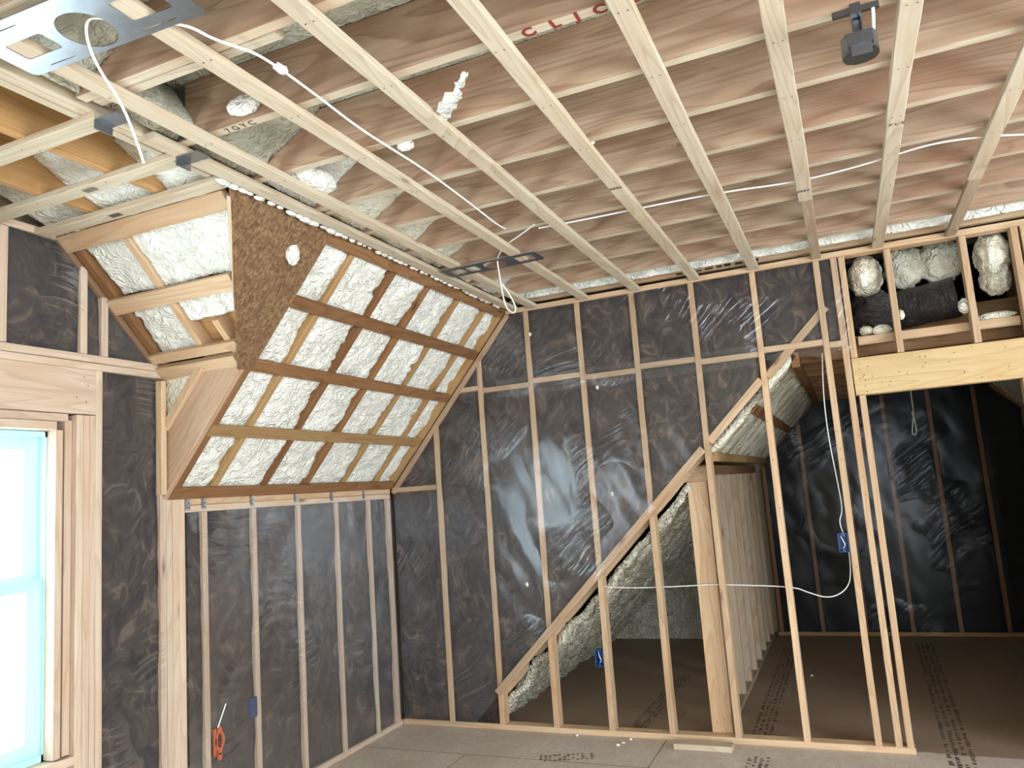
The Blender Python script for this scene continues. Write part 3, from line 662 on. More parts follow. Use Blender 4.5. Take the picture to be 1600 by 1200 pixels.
# dormer ceiling
for k, (x, l) in enumerate([(-2.565, 'dormer ceiling joist nearest the built-up beam'), (-2.97, 'dormer ceiling joist further from the built-up beam')]):
    ab('dormer_joist', l, x-.019, x+.019, -.5, 2.36, 3.057, ZD-.003, 'ply', 'joist', 'dormer ceiling joists')
for k, (a, b, x1, l) in enumerate([(1.30, 1.375, -2.19, 'dormer ceiling strip at the left photo edge, nearest the camera'), (1.70, 1.775, -2.19, 'dormer ceiling strip ending at the first metal hanger'), (2.045, 2.118, -2.19, 'dormer ceiling strip ending at the second metal hanger'), (2.285, 2.36, -2.205, 'dormer ceiling strip lying against the dormer slope')]):
    if k == 0: continue
    ab('dormer_strip', l, XL, x1, a, b, 3.030, 3.056, 'pale', 'strapping', 'dormer ceiling strips', wob=.003, nails=[(.36+.02*s, .02*s, '-z') for s in (-1, 1)]+[(.77+.02*s, .02*s, '-z') for s in (-1, 1)]+[(1.09, .015, '-z'), (1.11, -.01, '-z')])
for k, (y, l) in enumerate([(1.735, 'shiny metal hanger at the end of the near dormer strip'), (2.08, 'shiny metal hanger at the end of the far dormer strip')]):
    t = empty('metal_hanger', (-2.14, y, 3.03), l, 'metal bracket', 'metal hangers at the dormer strips')
    o = boxes('hanger_plate', [(-2.188, -2.085, y-.035, y+.035, 3.026, 3.0285), (-2.192, -2.188, y-.035, y+.035, 2.995, 3.029)], 'galv', parent=t)
t = empty('joist_hanger', (-2.13, 2.0, 3.1), 'dark grey joist hanger in the ceiling bay by the built-up beam', 'metal bracket')
boxes('hanger_strap', [(-2.158, -2.10, 2.002, 2.008, 3.06, 3.27), (-2.158, -2.150, 1.965, 2.002, 3.06, 3.27)], 'galvd', parent=t)
# spray foam in joist bays next to the slope
gb = 'spray foam lumps at the left end of the joist bays'
for k in range(0, 9):
    y0 = jy[k]+.039; y1 = jy[k+1]-.001; ln = [.3, .10, .50, .40, .50, .48, .36, .42, .42][k]
    hf = foamh(.022, 6, 50+k)
    def hi(u, ln=ln, k=k): return ln*(1+.18*noise.noise(Vector((u*4, k, 0))))
    O = Vector((-2.15, y0, 3.075))
    dv = Vector((1, 0, .62)).normalized()
    field('spray_foam', 'foam in the ceiling bay between %s and %s joist, beside the slope edge' % (ORD[k], ORD[k+1]), 'spray foam', O, (0, y1-y0, 0), dv, Vector((.62, 0, -1)).normalized(), 24, 28,
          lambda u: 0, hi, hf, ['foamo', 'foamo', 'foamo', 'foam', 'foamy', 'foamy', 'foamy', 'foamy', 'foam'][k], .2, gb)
# rim foam strip above far wall
field('spray_foam', 'long white foam strip along the ceiling edge over the far wall', 'spray foam', (-2.1, 5.07, 3.07), (5.4, 0, 0), Vector((0, -.6, 1)), Vector((0, -1, -.6)), 300, 16, lambda u: 0, lambda u: .2, foamh(.014, 8, 70), 'foam', .05)
# dripping foam bead line beside strand board
for k in range(26):
    y = 2.36+k*.108+random.uniform(-.02, .02); s = random.uniform(.008, .02) if k > 9 else random.uniform(.013, .026)
    pass
bead = []
vsb, fsb = [], []
bmx = bmesh.new()
for k in range(46):
    y = 2.30+k*.06+random.uniform(-.015, .015); s = random.uniform(.007, .015) if y > 3.1 else random.uniform(.010, .022)
    r = bmesh.ops.create_icosphere(bmx, subdivisions=2, radius=s)
    for v in r['verts']:
        n_ = 1+.35*noise.noise(v.co*60+Vector((k, 0, 0))); v.co = Vector((v.co.x*n_, v.co.y*n_*2.0, v.co.z*n_*.7))+Vector((-2.215+random.uniform(-.0001,.0001)+random.uniform(-.001, .001), y, 3.035-s*.3))
me = bpy.data.meshes.new('foam_bead'); bmx.to_mesh(me); bmx.free(); me.polygons.foreach_set('use_smooth', [True]*len(me.polygons))
link('foam_bead', me, 'foam', 'lumpy white foam bead squeezed out along the ceiling edge above the strand board', 'spray foam', kind='stuff')
blobs = [((-1.80, 1.985, 3.10), (.07, .03, .035), 'foam', 'plastic wrapped foam bulge beside the second strip near the metal plate'),
         ((-2.0, 2.60, 3.09), (.10, .13, .05), 'foam', 'shiny bright foam bulge in the bay left of the second strip'),
         ((-1.43, 1.70, 3.15), (.05, .035, .07), 'foamo', 'small dull foam lump on the second joist near the cable'),
         ((-1.455, 2.50, 3.07), (.035, .03, .02), 'foam', 'small foam smear on the joist beside the diagonal cable'),
         ((-.808, 2.865, 3.062), (.022, .018, .012), 'foam', 'tiny foam crumb beside the fourth ceiling strip')]
for k, (c, s, mt, l) in enumerate(blobs): blob('foam_lump', l, 'spray foam', c, s, mt, .13, 'foam lumps around the ceiling', sd=k+2, f=1.5)
for k, (xa, xb, L_, l) in enumerate([(-3.33, -2.99, .50, 'white spray foam over the gable corner above the dormer strips'), (-2.95, -2.585, .42, 'white spray foam in the middle bay above the dormer strips'), (-2.545, -2.30, .36, 'white spray foam above the dormer strips beside the built-up beam')]):
    def hi(u, L_=L_, k=k): return L_*(1+.28*noise.noise(Vector((u*3.5, k*4, 0))))
    field('spray_foam', l, 'spray foam', (xa, 2.40, 3.062), (xb-xa, 0, 0), Vector((0, -1, .40)), Vector((0, -.40, -1)), 26, 34, lambda u: 0, hi, foamh(.022, 6, 60+k), 'foam', .16, 'spray foam in the dormer ceiling')
# strip of torn film under the joists
pts = []
vs, fs = [], []
for i in range(29):
    t = i/28; c = Vector((-.985, 2.11, 3.045)).lerp(Vector((-1.245, 2.375, 3.045)), t)
    w = (.012+.05*min(1, t*2.2))*(1+.25*noise.noise(Vector((t*14, 0, 0)))); z = .007*math.sin(t*34)
    if abs(t-.3) < .05: w *= .45
    s = Vector((.7, .7, 0))
    vs += [tuple(c-s*w*.5+Vector((0, 0, z))), tuple(c+Vector((0, 0, z*.4-.006))), tuple(c+s*w*.5+Vector((0, 0, -z)))]
for i in range(28):
    a = i*3; fs += [(a, a+1, a+4, a+3), (a+1, a+2, a+5, a+4)]
me = mesh('torn_tape', vs, fs, True)
o = link('torn_tape', me, M['foam'], 'crinkled whitish strip of torn film hanging diagonally from the ceiling joists', 'torn film'); md = o.modifiers.new('t', 'SOLIDIFY'); md.thickness = .002

# writing on joist edges
def text(nm, s, size, c, xd, nd, mat, parent, ext=.0006, lb=None):
    cu = bpy.data.curves.new(nm, 'FONT'); cu.body = s; cu.size = size; cu.extrude = ext; cu.align_x = 'CENTER'; cu.align_y = 'CENTER'; cu.offset = .0022 if mat == 'redp' else 0
    t = bpy.data.objects.new('tmp', cu); COL.objects.link(t); dg = bpy.context.evaluated_depsgraph_get()
    me = bpy.data.meshes.new_from_object(t.evaluated_get(dg)); bpy.data.objects.remove(t); me.materials.clear()
    xd = Vector(xd).normalized(); nd = Vector(nd).normalized(); yd = nd.cross(xd)
    mw = Matrix(((xd.x, yd.x, nd.x, c[0]), (xd.y, yd.y, nd.y, c[1]), (xd.z, yd.z, nd.z, c[2]), (0, 0, 0, 1)))
    return link(nm, me, mat, lb, None, None, parent, None, mw)
text('pencil_writing', '7 G Y C', .040, (-1.86, 2.03, 3.0542), (1, 0, 0), (0, 0, -1), 'ink', jo[2])
for k, (x, s) in enumerate([(-.73, 'C'), (-.645, 'L'), (-.575, 'J'), (-.505, 'C'), (-.40, 'O'), (-.33, 'U')]):
    text('red_writing', s, .058, (x, 2.03, 3.0542), (1, .1*k-.2, 0), (0, 0, -1), 'redp', jo[2])
for nm, (x, y), s in [('grade_stamp', (-.046, 3.86), '5553'), ('grade_stamp', (-.828, 3.3), '3533'), ('grade_stamp', (.335, 3.3), '7 L S')]:
    ob = [o for o in bpy.data.objects if o.name.startswith('ceiling_strip') and abs(o.location.x-x) < .06 and 'short' not in o['label']][0]
    text(nm, s, .03, (x, y, 3.0225), (1, 0, 0), (0, 0, -1), 'ink', ob)
for (x, l) in [(-2.7, 'dormer ceiling strip ending at the second metal hanger'), (-2.85, 'dormer ceiling strip lying against the dormer slope')]:
    ob = [o for o in bpy.data.objects if o.get('label') == l][0]
    text('grade_stamp', 'IIIIII', .045, (x, ob.location.y, 3.0255), (1, 0, 0), (0, 0, -1), 'ink', ob)

# ------------------------------------------------------------------ metal light plates
def light_plate(nm, lb, c, sx_, sy_, rot, mat, hole, rects, z):
    bm = bmesh.new()
    def loop(pts): return [bm.verts.new((p[0], p[1], 0)) for p in pts]
    import mathutils
    r = .02; cs = []
    for (cx_, cy_, a0) in ((sx_/2-r, sy_/2-r, 0), (-sx_/2+r, sy_/2-r, 90), (-sx_/2+r, -sy_/2+r, 180), (sx_/2-r, -sy_/2+r, 270)):
        for k in range(5): a = R(a0+k*22.5); cs.append((cx_+r*math.cos(a), cy_+r*math.sin(a)))
    loops = [cs, [(hole[0]+hole[2]*math.cos(a*math.pi/20), hole[1]+hole[2]*math.sin(a*math.pi/20)) for a in range(40)]]
    for (a, b, c_, d) in rects:
        rr = min(.01, (b-a)/3, (d-c_)/3); L = []
        for (cx_, cy_, a0) in ((b-rr, d-rr, 0), (a+rr, d-rr, 90), (a+rr, c_+rr, 180), (b-rr, c_+rr, 270)):
            for k in range(4): q = R(a0+k*30); L.append((cx_+rr*math.cos(q), cy_+rr*math.sin(q)))
        loops.append(L)
    tess = mathutils.geometry.delaunay_2d_cdt
    vv, ee, ff = [], [], []
    for L in loops:
        b = len(vv); vv += [Vector(p) for p in L]; ee += [(b+i, b+(i+1) % len(L)) for i in range(len(L))]; ff.append(list(range(b, b+len(L))))
    ov, oe, of, _, _, _ = tess(vv, ee, ff, 0, 1e-5)
    def inside(p, L):
        k = False; n = len(L)
        for i in range(n):
            (x1, y1), (x2, y2) = L[i], L[(i+1) % n]
            if (y1 > p[1]) != (y2 > p[1]) and p[0] < (x2-x1)*(p[1]-y1)/(y2-y1)+x1: k = not k
        return k
    keep = []
    for f in of:
        c_ = sum((ov[i] for i in f), Vector((0, 0)))/len(f)
        if inside(c_, loops[0]) and not any(inside(c_, L) for L in loops[1:]): keep.append(tuple(f))
    me = mesh(nm, [(v.x, v.y, 0) for v in ov], keep)
    mw = Matrix.Translation((c[0], c[1], z)) @ Matrix.Rotation(rot, 4, 'Z')
    o = link(nm, me, mat, lb, 'metal plate', 'recessed light mounting plates', mw=mw)
    md = o.modifiers.new('t', 'SOLIDIFY'); md.thickness = .0018; md.offset = 1
    return o
light_plate('light_mounting_plate', 'large shiny metal light mounting plate with a round hole at the upper left', (-1.765, 1.335), .66, .225, R(2), 'galv', (-.01, .02, .078),
            [(-.27, -.13, -.03, .045), (.13, .27, -.035, .05), (-.25, -.15, -.085, -.08), (.15, .25, -.085, -.08), (-.24, -.14, .088, .092), (.12, .24, .088, .092)], 3.0235)
light_plate('light_mounting_plate', 'dark metal light mounting plate with a cable loop at the far end of the ceiling', (-1.80, 4.03), .62, .17, R(-1), 'galvd', (.02, .0, .07),
            [(-.27, -.18, -.045, .045), (-.16, -.09, -.045, .045), (.16, .27, -.045, .045)], 3.0235)  # backlit shade of this plate put into the darker steel colour
# hanging junction canister
t = empty('hanging_junction_canister', (.18, 2.43, 2.90), 'grey metal canister light hanging from a bracket between two ceiling strips', 'light fixture')
def prism(nm, c, prof, z0, z1, mat, parent):
    n = len(prof); vs = [(c[0]+a, c[1]+b, z0) for a, b in prof]+[(c[0]+a, c[1]+b, z1) for a, b in prof]
    fs = [tuple(range(n-1, -1, -1)), tuple(range(n, 2*n))]+[(i, (i+1) % n, n+(i+1) % n, n+i) for i in range(n)]
    return link(nm, mesh(nm, vs, fs), mat, None, None, None, parent, None, Matrix.Identity(4))
pc = [(.05*math.cos(R(a)), .05*math.sin(R(a))) for a in range(-50, 231, 20)]
pc = [(.036, -.048), (.05, -.018), (.052, .012), (.04, .038), (.012, .05), (-.016, .05), (-.04, .036), (-.051, .01), (-.05, -.018), (-.036, -.048)]
cb = prism('canister_body', (.178, 2.40), pc, 2.895, 2.945, 'galvd', t)
prism('canister_cover', (.178, 2.40), [(a*.98, b*.98) for a, b in pc], 2.891, 2.8945, 'galv', cb)
boxes('mounting_tab', [(.145, .211, 2.325, 2.352, 2.893, 2.897), (.15, .206, 2.330, 2.335, 2.86, 2.893)], 'galvd', parent=t)
boxes('hanger_stem', [(.166, .170, 2.398, 2.42, 2.945, 3.05), (.190, .194, 2.398, 2.42, 2.945, 3.05), (.166, .194, 2.42, 2.424, 2.945, 3.05)], 'galvd', parent=t)
boxes('cross_bracket', [(.115, .245, 2.392, 2.408, 3.028, 3.046), (.165, .195, 2.385, 2.41, 3.02, 3.054)], 'galv', parent=t)
tube('white_lead', [(.228, 2.40, 3.03), (.226, 2.40, 2.99), (.218, 2.40, 2.945)], .005, 'wire', parent=t)

# ------------------------------------------------------------------ cables and boxes
c1 = [(-1.566, 1.462, 3.035), (-1.53, 1.48, 3.028), (-1.525, 1.556, 3.03), (-1.50, 1.63, 3.035), (-1.48, 1.69, 3.04), (-1.48, 1.8, 3.045), (-1.488, 2.0, 3.047), (-1.50, 2.24, 3.046), (-1.494, 2.45, 3.048), (-1.48, 2.67, 3.046), (-1.49, 3.11, 3.047), (-1.515, 3.56, 3.05), (-1.52, 3.62, 3.07)]
tube('electrical_cable', c1, .0043, 'wire', 'long white cable running from the large metal plate across the ceiling', 'cable')
blob('foam_lump', 'small foam crumb stuck on the long diagonal white cable', 'spray foam', (-1.479, 1.80, 3.045), (.014, .026, .014), 'foam', .4, sd=9, sub=3)
tube('electrical_cable', [(-1.64, 1.375, 3.0297), (-1.69, 1.365, 3.0297), (-1.73, 1.35, 3.045), (-1.765, 1.345, 3.045), (-1.775, 1.352, 3.0), (-1.77, 1.38, 2.93), (-1.785, 1.47, 2.87), (-1.81, 1.54, 2.80), (-1.845, 1.60, 2.748)], .004, 'wire', 'white cable hanging down out of the round hole of the large metal plate', 'cable')
tube('electrical_cable', [(-1.35, 3.60, 3.052), (-1.47, 3.70, 3.05), (-1.60, 3.80, 3.05), (-1.72, 3.95, 3.05), (-1.76, 4.02, 3.03), (-1.755, 4.03, 2.95), (-1.75, 4.04, 2.85), (-1.74, 4.05, 2.76), (-1.70, 4.06, 2.715), (-1.675, 4.06, 2.74), (-1.70, 4.05, 2.82), (-1.745, 4.04, 2.90)], .0043, 'wire', 'white cable with a hanging loop under the dark metal plate', 'cable')
tube('electrical_cable', [(-1.35, 3.66, 3.05), (-1.13, 3.68, 3.05), (-.81, 3.687, 3.05), (-.40, 3.71, 3.05), (-.08, 3.79, 3.05), (.19, 3.76, 3.05), (.32, 3.72, 3.05), (.505, 3.665, 3.05), (.73, 3.73, 3.05), (.86, 3.80, 3.05), (1.3, 4.0, 3.05), (3.5, 4.1, 3.05)], .0043, 'wire', 'white cable running left to right across the ceiling joists', 'cable')
tube('electrical_cable', [(-1.67, D+.045, .985), (-1.55, D+.045, .972), (-1.26, D+.045, .972), (-.91, D+.045, .985), (-.86, D+.045, .982), (-.42, D+.045, .962), (-.34, D+.04, .925), (-.22, D+.04, .885), (-.12, D+.04, .93), (-.072, D+.04, 1.02), (-.072, D+.04, 1.17)], .0035, 'wire', 'thin white cable threaded through the far wall studs up to the high blue box', 'cable')
tube('electrical_cable', [(-.075, D+.03, 2.42), (-.10, D+.03, 2.2), (-.105, D+.03, 1.9), (-.085, D+.03, 1.6), (-.075, D+.03, 1.42), (-.105, D+.03, 1.36), (-.095, D+.03, 1.30), (-.085, D+.05, 1.26)], .0035, 'wire', 'thin white cable dropping from the ceiling down to the high blue box', 'cable')
tube('electrical_cable', [(.60, 8.0, 2.42), (.597, 8.0, 2.25), (.60, 8.0, 2.15), (.575, 8.0, 2.03), (.56, 8.0, 1.95), (.585, 8.0, 1.93), (.60, 8.0, 1.97), (.60, 8.0, 2.05), (.585, 8.0, 2.15)], .006, 'wire', 'small white cable loop hanging in the room beyond', 'cable')
def ebox(lb, x0, x1, y0, y1, z0, z1, mat, open_='-y'):
    t = empty('electrical_box', (x0, y0, z0), lb, 'electrical box', 'plastic electrical boxes'); w = .004
    boxes('box_shell', [(x0, x0+w, y0, y1, z0, z1), (x1-w, x1, y0, y1, z0, z1), (x0, x1, y0, y1, z0, z0+w), (x0, x1, y0, y1, z1-w, z1), (x0, x1, y1-w, y1, z0, z1)], mat, parent=t)
    boxes('screw_tab', [((x0+x1)/2-.008, (x0+x1)/2+.008, y0+.002, y0+.006, z1-.016, z1-w), ((x0+x1)/2-.008, (x0+x1)/2+.008, y0+.002, y0+.006, z0+w, z0+.016)], mat, parent=t)
    tube('coiled_wire', [((x0+x1)/2-.012, y0+.03, z1-.02), ((x0+x1)/2, y0+.012, (z0+z1)/2+.01), ((x0+x1)/2+.012, y0+.02, (z0+z1)/2-.02), ((x0+x1)/2-.006, y0+.03, z0+.02)], .0035, 'wire', parent=t)
ebox('blue electrical box low on the far wall inside the open triangle', -1.765, -1.707, D-.006, D+.06, .455, .565, 'blue')
ebox('blue electrical box high on the far wall with white cables', -.125, -.067, D-.006, D+.06, 1.17, 1.285, 'blue')
t = empty('electrical_box', (XL+.01, 3.66, .55), 'dark blue electrical box seen through plastic on the knee wall', 'electrical box', 'plastic electrical boxes')
boxes('box_shell', [(XL-.03, XL+.006, 3.60, 3.659, .50, .61)], 'navy', parent=t); boxes('screw_tab', [(XL+.006, XL+.008, 3.62, 3.64, .595, .605)], 'navy', parent=t)
t = empty('speaker_bracket', (XL, 3.34, .40), 'orange plastic wiring ring on the knee wall stud nearest the post pack', 'wiring bracket')
rg = bmesh.new()
N_ = 24; vs = []; fs = []
for i in range(N_):
    a = i*2*math.pi/N_; ro = .042*(1+.12*math.cos(4*a)); ri = .024
    for rr in (ro, ri):
        for xx in (XL+.012, XL+.022): vs.append((xx, 3.352+rr*math.cos(a)*.75, .46+rr*math.sin(a)*1.6))
for i in range(N_):
    a, b = i*4, ((i+1) % N_)*4
    fs += [(a, b, b+1, a+1), (a+2, a+3, b+3, b+2), (a+1, b+1, b+3, a+3), (a, a+2, b+2, b)]
rg.free(); rgo = link('orange_ring', mesh('orange_ring', vs, fs), 'orange', parent=t, mw=Matrix.Identity(4))
boxes('orange_tab', [(XL+.012, XL+.022, 3.31, 3.325, .39, .53), (XL+.012, XL+.022, 3.34, 3.365, .36, .395)], 'orange', parent=t)
tube('wire_end', [(XL+.018, 3.34, .53), (XL+.02, 3.365, .58), (XL+.02, 3.40, .64)], .004, 'wire', parent=t)
boxes('black_box', [(-2.86, -2.80, 1.50, 1.62, 2.985, 3.03)], 'black', label='dark metal box hanging at the left photo edge under the dormer ceiling', cat='electrical box')
bb = bpy.data.objects['black_box']; boxes('steel_rim', [(-2.80, -2.785, 1.50, 1.66, 2.98, 2.985), (-2.86, -2.80, 1.62, 1.66, 2.98, 2.985)], 'galvd', parent=bb)

# ------------------------------------------------------------------ attic beyond the far wall
def zr(x): return x+2.64
post = ab('attic_post', 'wide flat stained post standing behind the far wall studs', -1.035, -.900, 5.32, 5.36, .0, 1.66, 'stud', 'post', nails=[(.1, -.03, '-z'), (.12, .02, '-z'), (.3, 0, '-z'), (1.5, .03, '-z')])
ab('header_block', 'horizontal header block on top of the wide attic post', -1.11, -.87, 5.32, 5.36, 1.662, 1.765, 'stud', 'blocking', nails=[(.1, .02, '-y'), (.12, -.02, '-y'), (.18, .01, '-y')])
kx = -.93
ab('bottom_plate', 'bottom plate of the attic knee wall running back along the floor', kx-.10, kx, 5.37, 8.6, 0, .038, 'studg', 'wall plate')
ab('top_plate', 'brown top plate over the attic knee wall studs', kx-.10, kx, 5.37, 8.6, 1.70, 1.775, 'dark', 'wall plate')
for k in range(9):
    y = 5.48+.385*k
    ab('wall_stud', 'attic knee wall stud, %s from the wide post' % ORD[k], kx-.09-.02, kx, y, y+.038, .039, 1.70, 'studg', 'wall stud', 'studs of the attic knee wall', nails=[(random.uniform(.1, 1.5), random.uniform(-.04, .04), '-y') for _ in range(5)])
# low attic foam slope and end wall
field('spray_foam', 'dim lumpy foam slope over the low attic behind the open triangle', 'spray foam', (-2.66, D+.09, .0), (0, 8.55-D-.09, 0), Vector((1, 0, 1)), Vector((1, 0, -1)), 170, 110, lambda u: -.0, lambda u: 2.32, foamh(.06, 7, 80), 'foama', .05)
field('spray_foam', 'dim foam end wall at the back of the low attic', 'spray foam', (-2.66, 8.5, -.02), (1.62, 0, 0), (0, 0, 1), (0, -1, 0), 60, 60, lambda u: 0, lambda u: .08+1.62*u+.03, foamh(.035, 5, 81), 'foama', .05)
# room beyond: slope, ceiling, end wall
n2 = Vector((1, 0, -1)).normalized(); d2 = Vector((1, 0, 1)).normalized()
for k in range(8):
    y = 5.5+.4*k
    board('attic_rafter', 'rafter in the foam slope of the room beyond, %s from the far wall' % ORD[k], 'rafter', Vector((-.86, y, zr(-.86)))-n2*.075, Vector((-.22, y, zr(-.22)))-n2*.075, .038, .11, n2, 'tan', 'rafters of the room beyond')
for k in range(9):
    a = D+.1 if k == 0 else 5.5+.4*(k-1)+.019; b = 5.5+.4*k-.019 if k < 8 else D2
    field('spray_foam', 'foam bay in the slope of the room beyond, %s from the far wall' % ORD[k], 'spray foam', Vector((-.86, a, zr(-.86)))-n2*.035, (0, b-a, 0), d2, n2, 18, 50, lambda u: 0, lambda u: .9, foamh(.022, 8, 90+k), 'foamy', .05, 'foam bays of the room beyond')
ab('attic_strap', 'lower strap along the foam slope of the room beyond', -.87, -.81, D+.1, 8.66, 1.79, 1.85, 'tan', 'strapping', 'straps of the room beyond')
board('attic_strap', 'middle strap along the foam slope of the room beyond', 'strapping', Vector((-.53, D+.1, 2.11))-n2*.01, Vector((-.53, 8.66, 2.11))-n2*.01, .07, .02, n2, 'brown', 'straps of the room beyond')
ab('attic_beam', 'dark brown board at the top of the slope in the room beyond', -.27, -.22, D+.1, 8.66, 2.36, 2.46, 'brown', 'framing board')
for k in range(9):
    y = 5.5+.4*k
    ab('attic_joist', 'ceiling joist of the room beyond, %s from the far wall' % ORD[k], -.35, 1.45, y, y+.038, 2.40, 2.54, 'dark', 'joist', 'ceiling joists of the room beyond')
field('spray_foam', 'dim foam ceiling over the room beyond', 'spray foam', (-.3, 6.9, 2.44), (1.8, 0, 0), (0, 1, 0), (0, 0, -1), 60, 50, lambda u: 0, lambda u: 1.8, foamh(.02, 6, 99), 'foama', .03)
field('spray_foam', 'foam slope at the right side of the room beyond', 'spray foam', (1.36, D+.3, 2.40), (0, 8.6-D-.3, 0), Vector((1, 0, -1)), Vector((-1, 0, -1)), 100, 50, lambda u: 0, lambda u: 1.6, foamh(.03, 6, 98), 'foama', .04)
board('attic_strap', 'brown sloping board at the right end of the back wall', 'framing board', (1.33, 8.60, 2.39), (2.2, 8.60, 1.52), .08, .05, (1, 0, 1), 'dark')
g3 = 'studs of the black back wall'
bx = [-.86, -.455, -.045, .375, .79, 1.19, 1.585, 1.99]
bln = ['back wall stud at the slope corner', 'back wall stud nearest the slope corner of the black wall', 'back wall stud seen behind the king stud', 'back wall stud left of the hanging cable loop', 'back wall stud right of the hanging cable loop', 'back wall stud at the right photo edge', 'back wall stud beyond the right photo edge', 'last back wall stud']
for k, x in enumerate(bx):
    zt = min(2.39, zr(x)-.02) if x < .5 else min(2.39, 2.39-(x-1.33))
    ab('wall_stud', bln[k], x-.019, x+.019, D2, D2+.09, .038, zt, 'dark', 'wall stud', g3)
    if k < 7:
        a, b = x+.019, bx[k+1]-.019
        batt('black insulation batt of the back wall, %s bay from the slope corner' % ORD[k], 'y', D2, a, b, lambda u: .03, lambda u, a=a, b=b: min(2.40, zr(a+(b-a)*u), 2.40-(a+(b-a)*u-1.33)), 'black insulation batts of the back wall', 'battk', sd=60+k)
ab('bottom_plate', 'bottom plate of the black back wall', -.9, 2.6, D2-.002, D2+.09, 0, .038, 'tan', 'wall plate')
sheet('shiny plastic sheet over the black back wall', 'y', D2-.02, -.85, 2.0, lambda u: .02, lambda u: min(2.40, zr(-.85+u*2.85), 2.40-(-.85+u*2.85-1.33)), .012, 'polyb', sd=9, bays=bx)
# upper right cavity over the header
ab('cavity_ledger', 'level ledger board inside the foam filled cavity above the header', .145, 1.03, D+.10, D+.14, 2.45, 2.505, 'stud', 'framing board', wob=.002)
ab('cavity_beam', 'orange brown beam deep inside the cavity above the header', .30, 1.4, 5.9, 5.94, 2.56, 2.72, 'tan', 'framing board', wob=.003)
ab('cavity_block', 'brown blocking behind the ledger below the insulation bag', .13, 1.2, 5.6, 5.64, 2.40, 2.47, 'dark', 'blocking')
slab('wall_far', (1.5, XE, D, D+.1, 0, ZD), 'wall')
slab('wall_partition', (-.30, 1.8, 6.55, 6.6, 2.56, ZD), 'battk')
bmx = bmesh.new(); bmesh.ops.create_cone(bmx, cap_ends=True, segments=48, radius1=.13, radius2=.13, depth=.42)
bmesh.ops.subdivide_edges(bmx, edges=[e for e in bmx.edges if abs(e.verts[0].co.z-e.verts[1].co.z) > .1], cuts=20, use_grid_fill=True)
for v in bmx.verts:
    k = 1+.07*noise.noise(v.co*12)+.05*noise.noise(Vector((v.co.x*30, v.co.y*30, v.co.z*8))); v.co.x *= k; v.co.y *= k
me = bpy.data.meshes.new('bag'); bmx.to_mesh(me); bmx.free(); me.polygons.foreach_set('use_smooth', [True]*len(me.polygons))
link('insulated_duct', me, 'bag', 'shiny black wrapped duct inside the cavity above the header', 'duct', mw=Matrix.Translation((.57, 5.72, 2.72)) @ Matrix.Rotation(R(85), 4, 'Y') @ Matrix.Rotation(R(10), 4, 'X'))
blob('insulation_bundle', 'brown wrapped insulation bundle at the left of the cavity above the header', 'insulation', (.27, 5.60, 2.68), (.15, .13, .16), 'bag', .22, sd=5)
fb = [((.24, 5.42, 2.91), (.10, .13, .13), 'large cream foam mass at the upper left of the header cavity'), ((.50, 5.75, 3.0), (.13, .1, .14), 'lumpy foam mass hanging in the middle of the header cavity, left part'), ((.72, 5.75, 3.0), (.14, .1, .15), 'lumpy foam mass hanging in the middle of the header cavity, right part'),
      ((.96, 5.42, 2.91), (.10, .13, .14), 'cream foam mass at the right of the header cavity'), ((.96, 5.46, 2.77), (.085, .10, .10), 'greyish foam lump in the right bay of the header cavity'), ((.29, D+.14, 2.535), (.055, .03, .035), 'round foam lump on the ledger at its left end'),
      ((.20, D+.15, 2.545), (.04, .03, .03), 'small brownish foam lump on the ledger end'), ((.60, 5.885, 2.735), (.045, .03, .03), 'foam lump on the orange beam in the middle'), ((.405, D+.06, 2.60), (.02, .02, .03), 'small foam drip beside the left cripple stud'),
      ((.752, D+.06, 2.60), (.035, .03, .045), 'foam lump beside the right cripple stud'), ((.92, D+.14, 2.525), (.10, .035, .028), 'flat pile of foam on the ledger at its right end')]
for k, (c, s, l) in enumerate(fb): blob('foam_lump', l, 'spray foam', c, s, 'foamy', .17, 'foam lumps in the header cavity', sd=k+20, f=2.4)
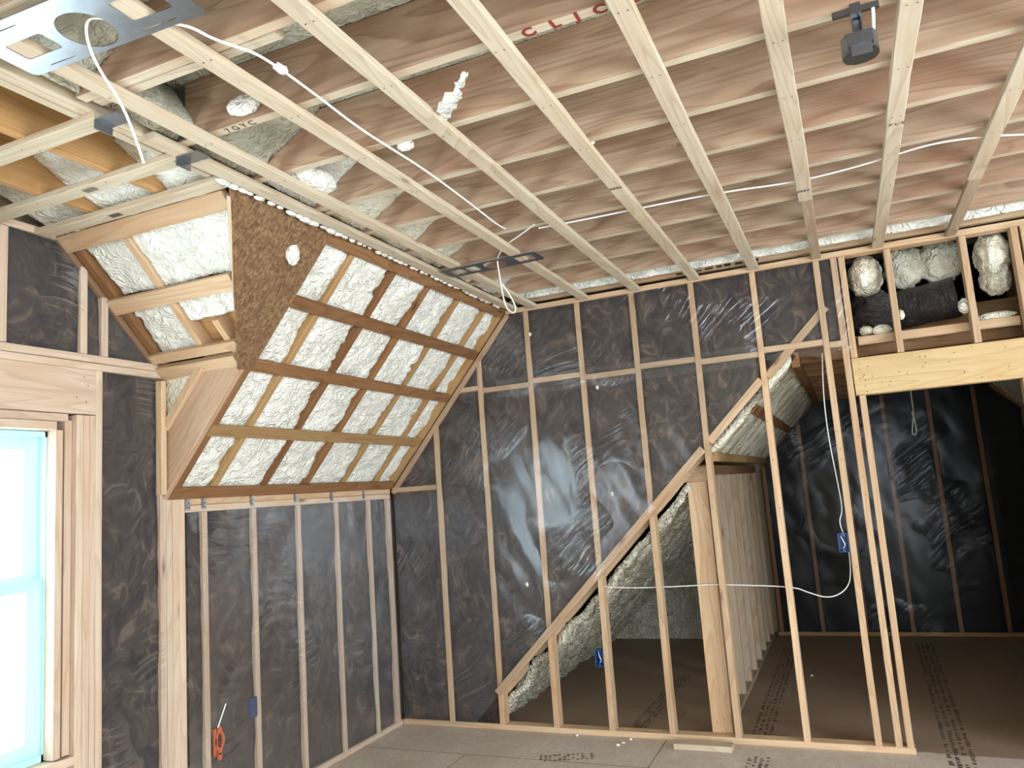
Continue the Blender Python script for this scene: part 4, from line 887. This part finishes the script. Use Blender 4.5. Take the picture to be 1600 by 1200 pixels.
ab('sheathing_strip', 'dark sheathing board at the end of the cavity above the header', 1.2, 1.24, D+.1, 6.5, 2.36, 3.05, 'dark', 'framing board')

eb = [o for o in bpy.data.objects if o.name.startswith('ceiling_edge_board')][0]
random.seed(3)
for k in range(9):
    x = -.93+k*.065+random.uniform(-.01, .01)
    q = boxes('dark_mark', [(x, x+random.uniform(.025, .055), D-.0335, D-.031, 3.078, 3.078+random.uniform(.006, .02))], 'nail', parent=eb)
# printed stamps on the subfloor
fl_ = bpy.data.objects['floor']
def stamp(x, y, ang, n, w, ln):
    random.seed(int(x*100+y*10)); L = []
    vs, fs = [], []
    for i in range(n):
        for r_ in range(4):
            if random.random() < .25: continue
            u = i*ln/n; v = (r_-1.5)*w/4; du = ln/n*random.uniform(.4, .9); dv = w/4*random.uniform(.35, .7)
            b = len(vs)
            for (p, q) in ((u, v), (u+du, v), (u+du, v+dv), (u, v+dv)):
                vs.append((x+p*math.cos(ang)-q*math.sin(ang), y+p*math.sin(ang)+q*math.cos(ang), .0012))
            fs.append((b, b+1, b+2, b+3))
    link('printed_stamp', mesh('printed_stamp', vs, fs), 'print', 'dark printed panel stamp', parent=fl_, mw=Matrix.Identity(4))
stamp(.42, 8.4, R(-91), 90, .16, 3.4)
stamp(-.75, 8.0, R(-90), 70, .14, 2.7)
stamp(-2.02, 4.72, R(20), 12, .12, .35)
stamp(-.72, 5.02, R(-90), 14, .14, .4)
stamp(-1.55, 6.9, R(-91), 30, .12, 1.6)
# debris crumbs
for k, (x, y) in enumerate([(-1.93, 5.19), (-1.55, 5.18), (-1.58, 5.1), (-.5, 7.0), (-1.6, 5.05)]):
    blob('foam_crumb', ['tiny white foam crumb on the plate below the blue box stud, left one', 'tiny white foam crumb in front of the blue box stud', 'second tiny crumb in front of the blue box stud', 'tiny white crumb on the attic floor', 'tiny crumb on the subfloor nearest the camera'][k], 'foam crumb', (x, y, .008 if y < 5.2 else .008), (.012, .01, .007), 'foam', .4, 'foam crumbs on the floor', sd=k, sub=2)
